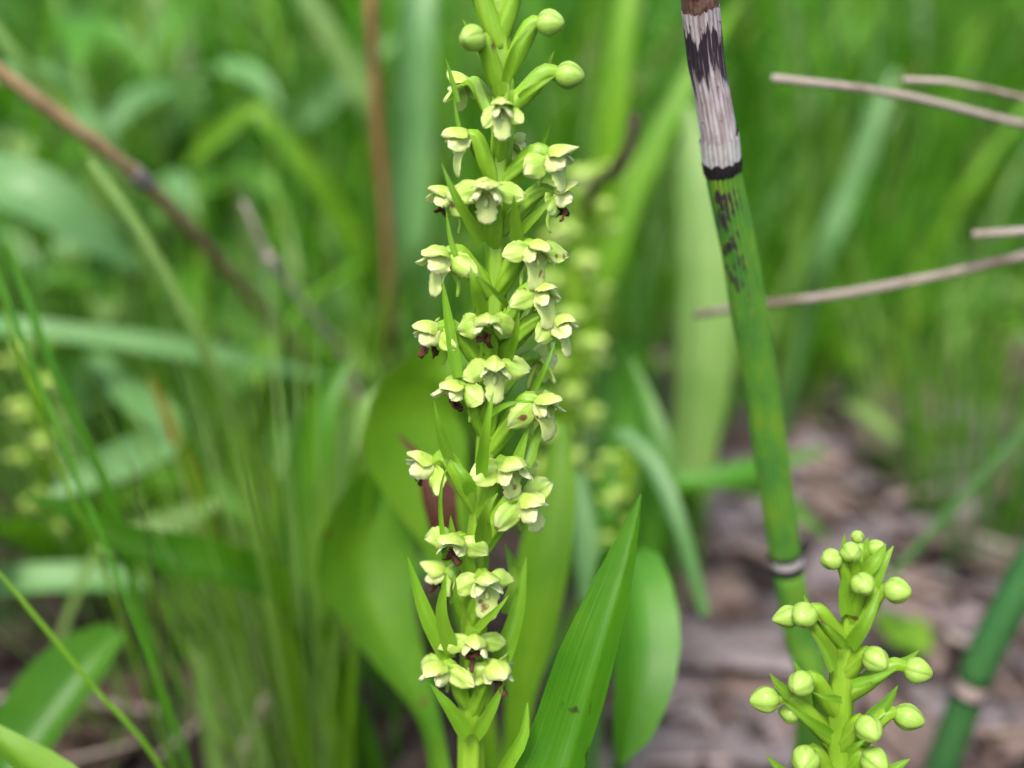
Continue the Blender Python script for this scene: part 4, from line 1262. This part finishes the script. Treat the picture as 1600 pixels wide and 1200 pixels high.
forb_at('leafy plant with bluish leaves where the upper reed end crosses', 30, 210, .36, .055, .012, ['glauc', 'pale'], 10)
forb_at('leafy plant with pale leaves behind the reed joint', 200, 180, .40, .055, .012, ['pale', 'glauc'], 11)
forb_at('leafy plant with light leaves just left of the lime bent blade tip', 270, 330, .37, .05, .011, ['pale', 'lime', 'glauc'], 12)
forb_at('leafy plant with pale lance leaves right of the bent lime blade', 500, 310, .42, .055, .012, ['glauc', 'pale'], 13)
forb_at('leafy plant with yellowish leaves near the light green slanting blade', 420, 60, .5, .06, .013, ['lime', 'pale'], 14)
forb_at('leafy plant with grey-green leaves behind the topmost orchid buds', 690, 60, .48, .06, .014, ['glauc', 'pale'], 15)
forb_at('leafy plant low behind the level blue-green blade', 180, 470, .32, .04, .009, ['fresh', 'pale'], 16)
forb_at('leafy plant low among stalks left of the big rounded leaf', 460, 560, .31, .04, .009, ['fresh', 'lime', 'glauc'], 17)
forb_at('leafy plant between horsetail and slanting blue-green blade', 1240, 560, .42, .05, .012, ['fresh', 'lime'], 18)
forb_at('small leafy plant at the far edge of the leaf litter', 1480, 520, .42, .05, .010, ['fresh', 'pale'], 19)

# ------------------------------------------------------------------ meadow grass (uncountable)
def meadow():
    r = np.random.default_rng(4)
    verts, faces, cols, uvs = [], [], [], []
    pal = np.array([(.075, .26, .012), (.10, .30, .015), (.06, .21, .010), (.16, .35, .02), (.12, .30, .06), (.045, .16, .01), (.20, .37, .03), (.26, .25, .08), (.22, .36, .15), (.25, .40, .12)])
    pr = np.array([.22, .19, .13, .12, .06, .08, .06, .03, .06, .05])
    def one(x, y, h, w, lean, az, c, seg=6):
        o = len(verts)
        dx, dy = math.cos(az), math.sin(az)
        wa = r.uniform(-0.9, 0.9)
        sx, sy = math.cos(wa), math.sin(wa)
        for i in range(seg + 1):
            t = i / seg
            px = x + dx * lean * h * t ** 2.0
            py = y + dy * lean * h * t ** 2.0
            pz = h * (t - 0.35 * min(lean, 1.3) * t ** 3) - 0.003
            hw = w * .5 * (1 - t ** 2.2) + 1e-5
            verts.append((px - sx * hw, py - sy * hw, pz)); verts.append((px + sx * hw, py + sy * hw, pz))
            uvs.append((h * t, 0)); uvs.append((h * t, 1))
            cols.append(c); cols.append(c)
        for i in range(seg):
            faces.append((o + 2 * i, o + 2 * i + 1, o + 2 * i + 3, o + 2 * i + 2))
    def color():
        c = pal[r.choice(len(pal), p=pr)] * r.uniform(.55, 1.5)
        return (float(c[0]), float(c[1]), float(c[2]), 1)
    n = 0
    while n < 8500:
        y = 0.36 + 2.2 * r.random() ** 1.9
        x = r.uniform(-1, 1) * (0.12 + y * 0.62)
        # the bare litter patch reaches further back on the right
        if x > 0.035 and y < 0.40 + 0.03 * math.sin(x * 40): continue
        if x <= 0.0 and y < 0.43 and r.random() < .6: continue
        h = r.uniform(.09, .22) * (1 + .35 * min(1, y / 1.5))
        one(x, y, h, r.choice([.0016, .0024, .0034, .0050, .0075], p=[.25, .3, .25, .15, .05]) * r.uniform(.8, 1.2), abs(r.normal(0, .45)) + .05, r.uniform(0, 6.28), color())
        n += 1
    # finer low grass on the left and between
    # meadow goes on unseen beside and behind the camera, added to block low sky
    for _ in range(5200):
        a = r.uniform(0, 6.28)
        rad = .16 + .75 * r.random() ** 1.3
        x, y = rad * math.cos(a), rad * math.sin(a)
        if y > .02 and abs(x) < .075 + .62 * y: continue
        if y > -.02 and abs(x) < .12: continue
        one(x, y, r.uniform(.12, .26), r.choice([.002, .003, .005, .008]), abs(r.normal(0, .3)) + .05, a + r.uniform(-1.2, 1.2), color(), 5)
    for _ in range(2400):
        y = r.uniform(.28, .50)
        x = -r.uniform(0.03, .34)
        one(x, y, r.uniform(.04, .13), r.choice([.0007, .001, .0015, .0026], p=[.35, .35, .2, .1]), abs(r.normal(0, .6)), r.uniform(0, 6.28), color(), 5)
    for _ in range(620):
        y = r.uniform(.34, .5)
        x = r.uniform(.05, .34)
        one(x, y, r.uniform(.03, .11), r.uniform(.0007, .0022), abs(r.normal(0, .5)), r.uniform(0, 6.28), color(), 5)
    for _ in range(420):
        y = r.uniform(.27, .42)
        x = r.uniform(-.10, .045)
        one(x, y, r.uniform(.04, .11), r.uniform(.001, .004), abs(r.normal(0, .5)), r.uniform(0, 6.28), color(), 5)
    for _ in range(160):
        y = r.uniform(.17, .3)
        x = -r.uniform(0.02, .16)
        one(x, y, r.uniform(.015, .04), r.uniform(.0006, .0016), abs(r.normal(0, .7)), r.uniform(0, 6.28), color(), 5)
    me = bpy.data.meshes.new('meadow_grass')
    me.from_pydata(verts, [], faces)
    me.polygons.foreach_set('use_smooth', [True] * len(me.polygons))
    ul = me.uv_layers.new(name='UVMap')
    li = np.zeros(len(me.loops), dtype=np.int32)
    me.loops.foreach_get('vertex_index', li)
    ul.data.foreach_set('uv', np.array(uvs, dtype=np.float32)[li].ravel())
    ca = me.color_attributes.new('Col', 'FLOAT_COLOR', 'POINT')
    ca.data.foreach_set('color', np.array(cols, dtype=np.float32).ravel())
    me.materials.append(M['grass'])
    o = bpy.data.objects.new('meadow_grass', me)
    col.objects.link(o)
    o['kind'] = 'stuff'
    o['label'] = 'dense green meadow grass filling the background'
    o['category'] = 'grass'
meadow()

# ------------------------------------------------------------------ leaf litter
def litter_piece(r, c, L, W, az, tiltv, curl):
    h = Vector((math.cos(az), math.sin(az), tiltv)).normalized()
    nrm = Vector((r.uniform(-.3, .3), r.uniform(-.3, .3), 1)).normalized()
    prof = r.choice([[.25, .8, 1, .85, .5, .06], [.7, 1, .9, 1, .8, .5], [.1, .6, 1, .95, .7, .2]])
    return petal(c - h * L * .5, h, nrm, L, W, prof, curl, r.uniform(-.8, .8), 0.0003, 8, 5, .35, r.uniform(0, 50), .12)

def litter():
    r = random.Random(21)
    n = 0
    for _ in range(900):
        if n >= 120: break
        px, py = r.uniform(1010, 1640), r.uniform(640, 1240)
        g = G(px, py)
        if g.y > .42: continue
        L = r.uniform(.010, .046); W = L * r.uniform(.22, .55)
        c = Vector((g.x, g.y, ground_h(g.x, g.y) + r.uniform(.001, .006)))
        mb = litter_piece(r, c, L, W, r.uniform(0, 6.28), r.uniform(-.1, .14), r.uniform(-.5, .4))
        brown = r.random() < .28
        near = 'beyond the drooping blue-green blade' if px < 1180 else 'around the foot of the bud spike' if (px < 1430 and py > 950) else 'beside the thick slanting horsetail' if (px >= 1430 and py > 880) else 'along the thin leaning horsetail'
        size = 'large' if L > .028 else 'small'
        lab = f"{size} {'brown' if brown else 'pale grey'} curled dead leaf in the litter {near}"
        single('dead_leaf', mb, M['deadleaf' if brown else 'deadgrey'], lab, 'dead leaf', (c.x, c.y, c.z), 'dead leaves ' + near + (', brown ' if brown else ', grey ') + size)
        n += 1
    for _ in range(45):
        px, py = r.uniform(-30, 700), r.uniform(850, 1230)
        g = G(px, py)
        L = r.uniform(.010, .030); W = L * r.uniform(.2, .5)
        c = Vector((g.x, g.y, ground_h(g.x, g.y) + r.uniform(.001, .005)))
        mb = litter_piece(r, c, L, W, r.uniform(0, 6.28), r.uniform(-.2, .25), r.uniform(-.9, .6))
        single('dead_leaf', mb, M['darkdead'], 'brown dead leaf on the dark soil under the fine grass', 'dead leaf', (c.x, c.y, c.z), 'dead leaves on the dark soil')
    # twigs and dead grass straws
    for i in range(46):
        right = i < 32
        px, py = (r.uniform(1000, 1640), r.uniform(640, 1230)) if right else (r.uniform(0, 700), r.uniform(880, 1220))
        g = G(px, py)
        L = r.uniform(.02, .06)
        a = r.uniform(0, 6.28)
        h = Vector((math.cos(a), math.sin(a), r.uniform(-.05, .15)))
        c = Vector((g.x, g.y, ground_h(g.x, g.y) + .004))
        sd = Vector((-h.y, h.x, 0)) * r.uniform(-.15, .15) * L
        w = r.uniform(.0004, .0011)
        mb = tube([c - h * L * .5, c + sd, c + h * L * .5], [w, w, w * .7], 7, 10, lump=.2, seed=i)
        single('straw', mb, M[r.choice(['pinkgrey', 'tan', 'deadleaf', 'darktwig'])], 'dry straw lying on the litter' if right else 'dry straw lying on the dark soil', 'straw', (c.x, c.y, c.z), 'straws on the litter' if right else 'straws on the dark soil')
    # the crumbs too many to count
    for side, mat, lab in ((1, 'deadleaf', 'crumbled pale plant fragments strewn under the horsetails'), (-1, 'darkdead', 'crumbled dark plant fragments strewn over the soil under the orchid')):
        mb = MB()
        for _ in range(800):
            x = r.uniform(.02, .40) if side > 0 else r.uniform(-.35, .02)
            y = r.uniform(.10, .55)
            L = r.uniform(.003, .012)
            a = r.uniform(0, 6.28)
            z = ground_h(x, y) + r.uniform(.0, .003)
            h = Vector((math.cos(a), math.sin(a), r.uniform(-.3, .3))) * L
            s = Vector((-math.sin(a), math.cos(a), r.uniform(-.3, .3))) * L * r.uniform(.15, .5)
            c = Vector((x, y, z))
            mb.add([c - h - s * .5, c - s, c + h - s * .4, c + h * .9 + s * .5, c + s + Vector((0, 0, L * .2)), c - h * .9 + s * .6], [(0, 1, 4, 5), (1, 2, 3, 4)])
        o = single('leaf_crumbs', mb, M[mat], kind='stuff')
        o['label'] = lab
        o['category'] = 'litter'
litter()
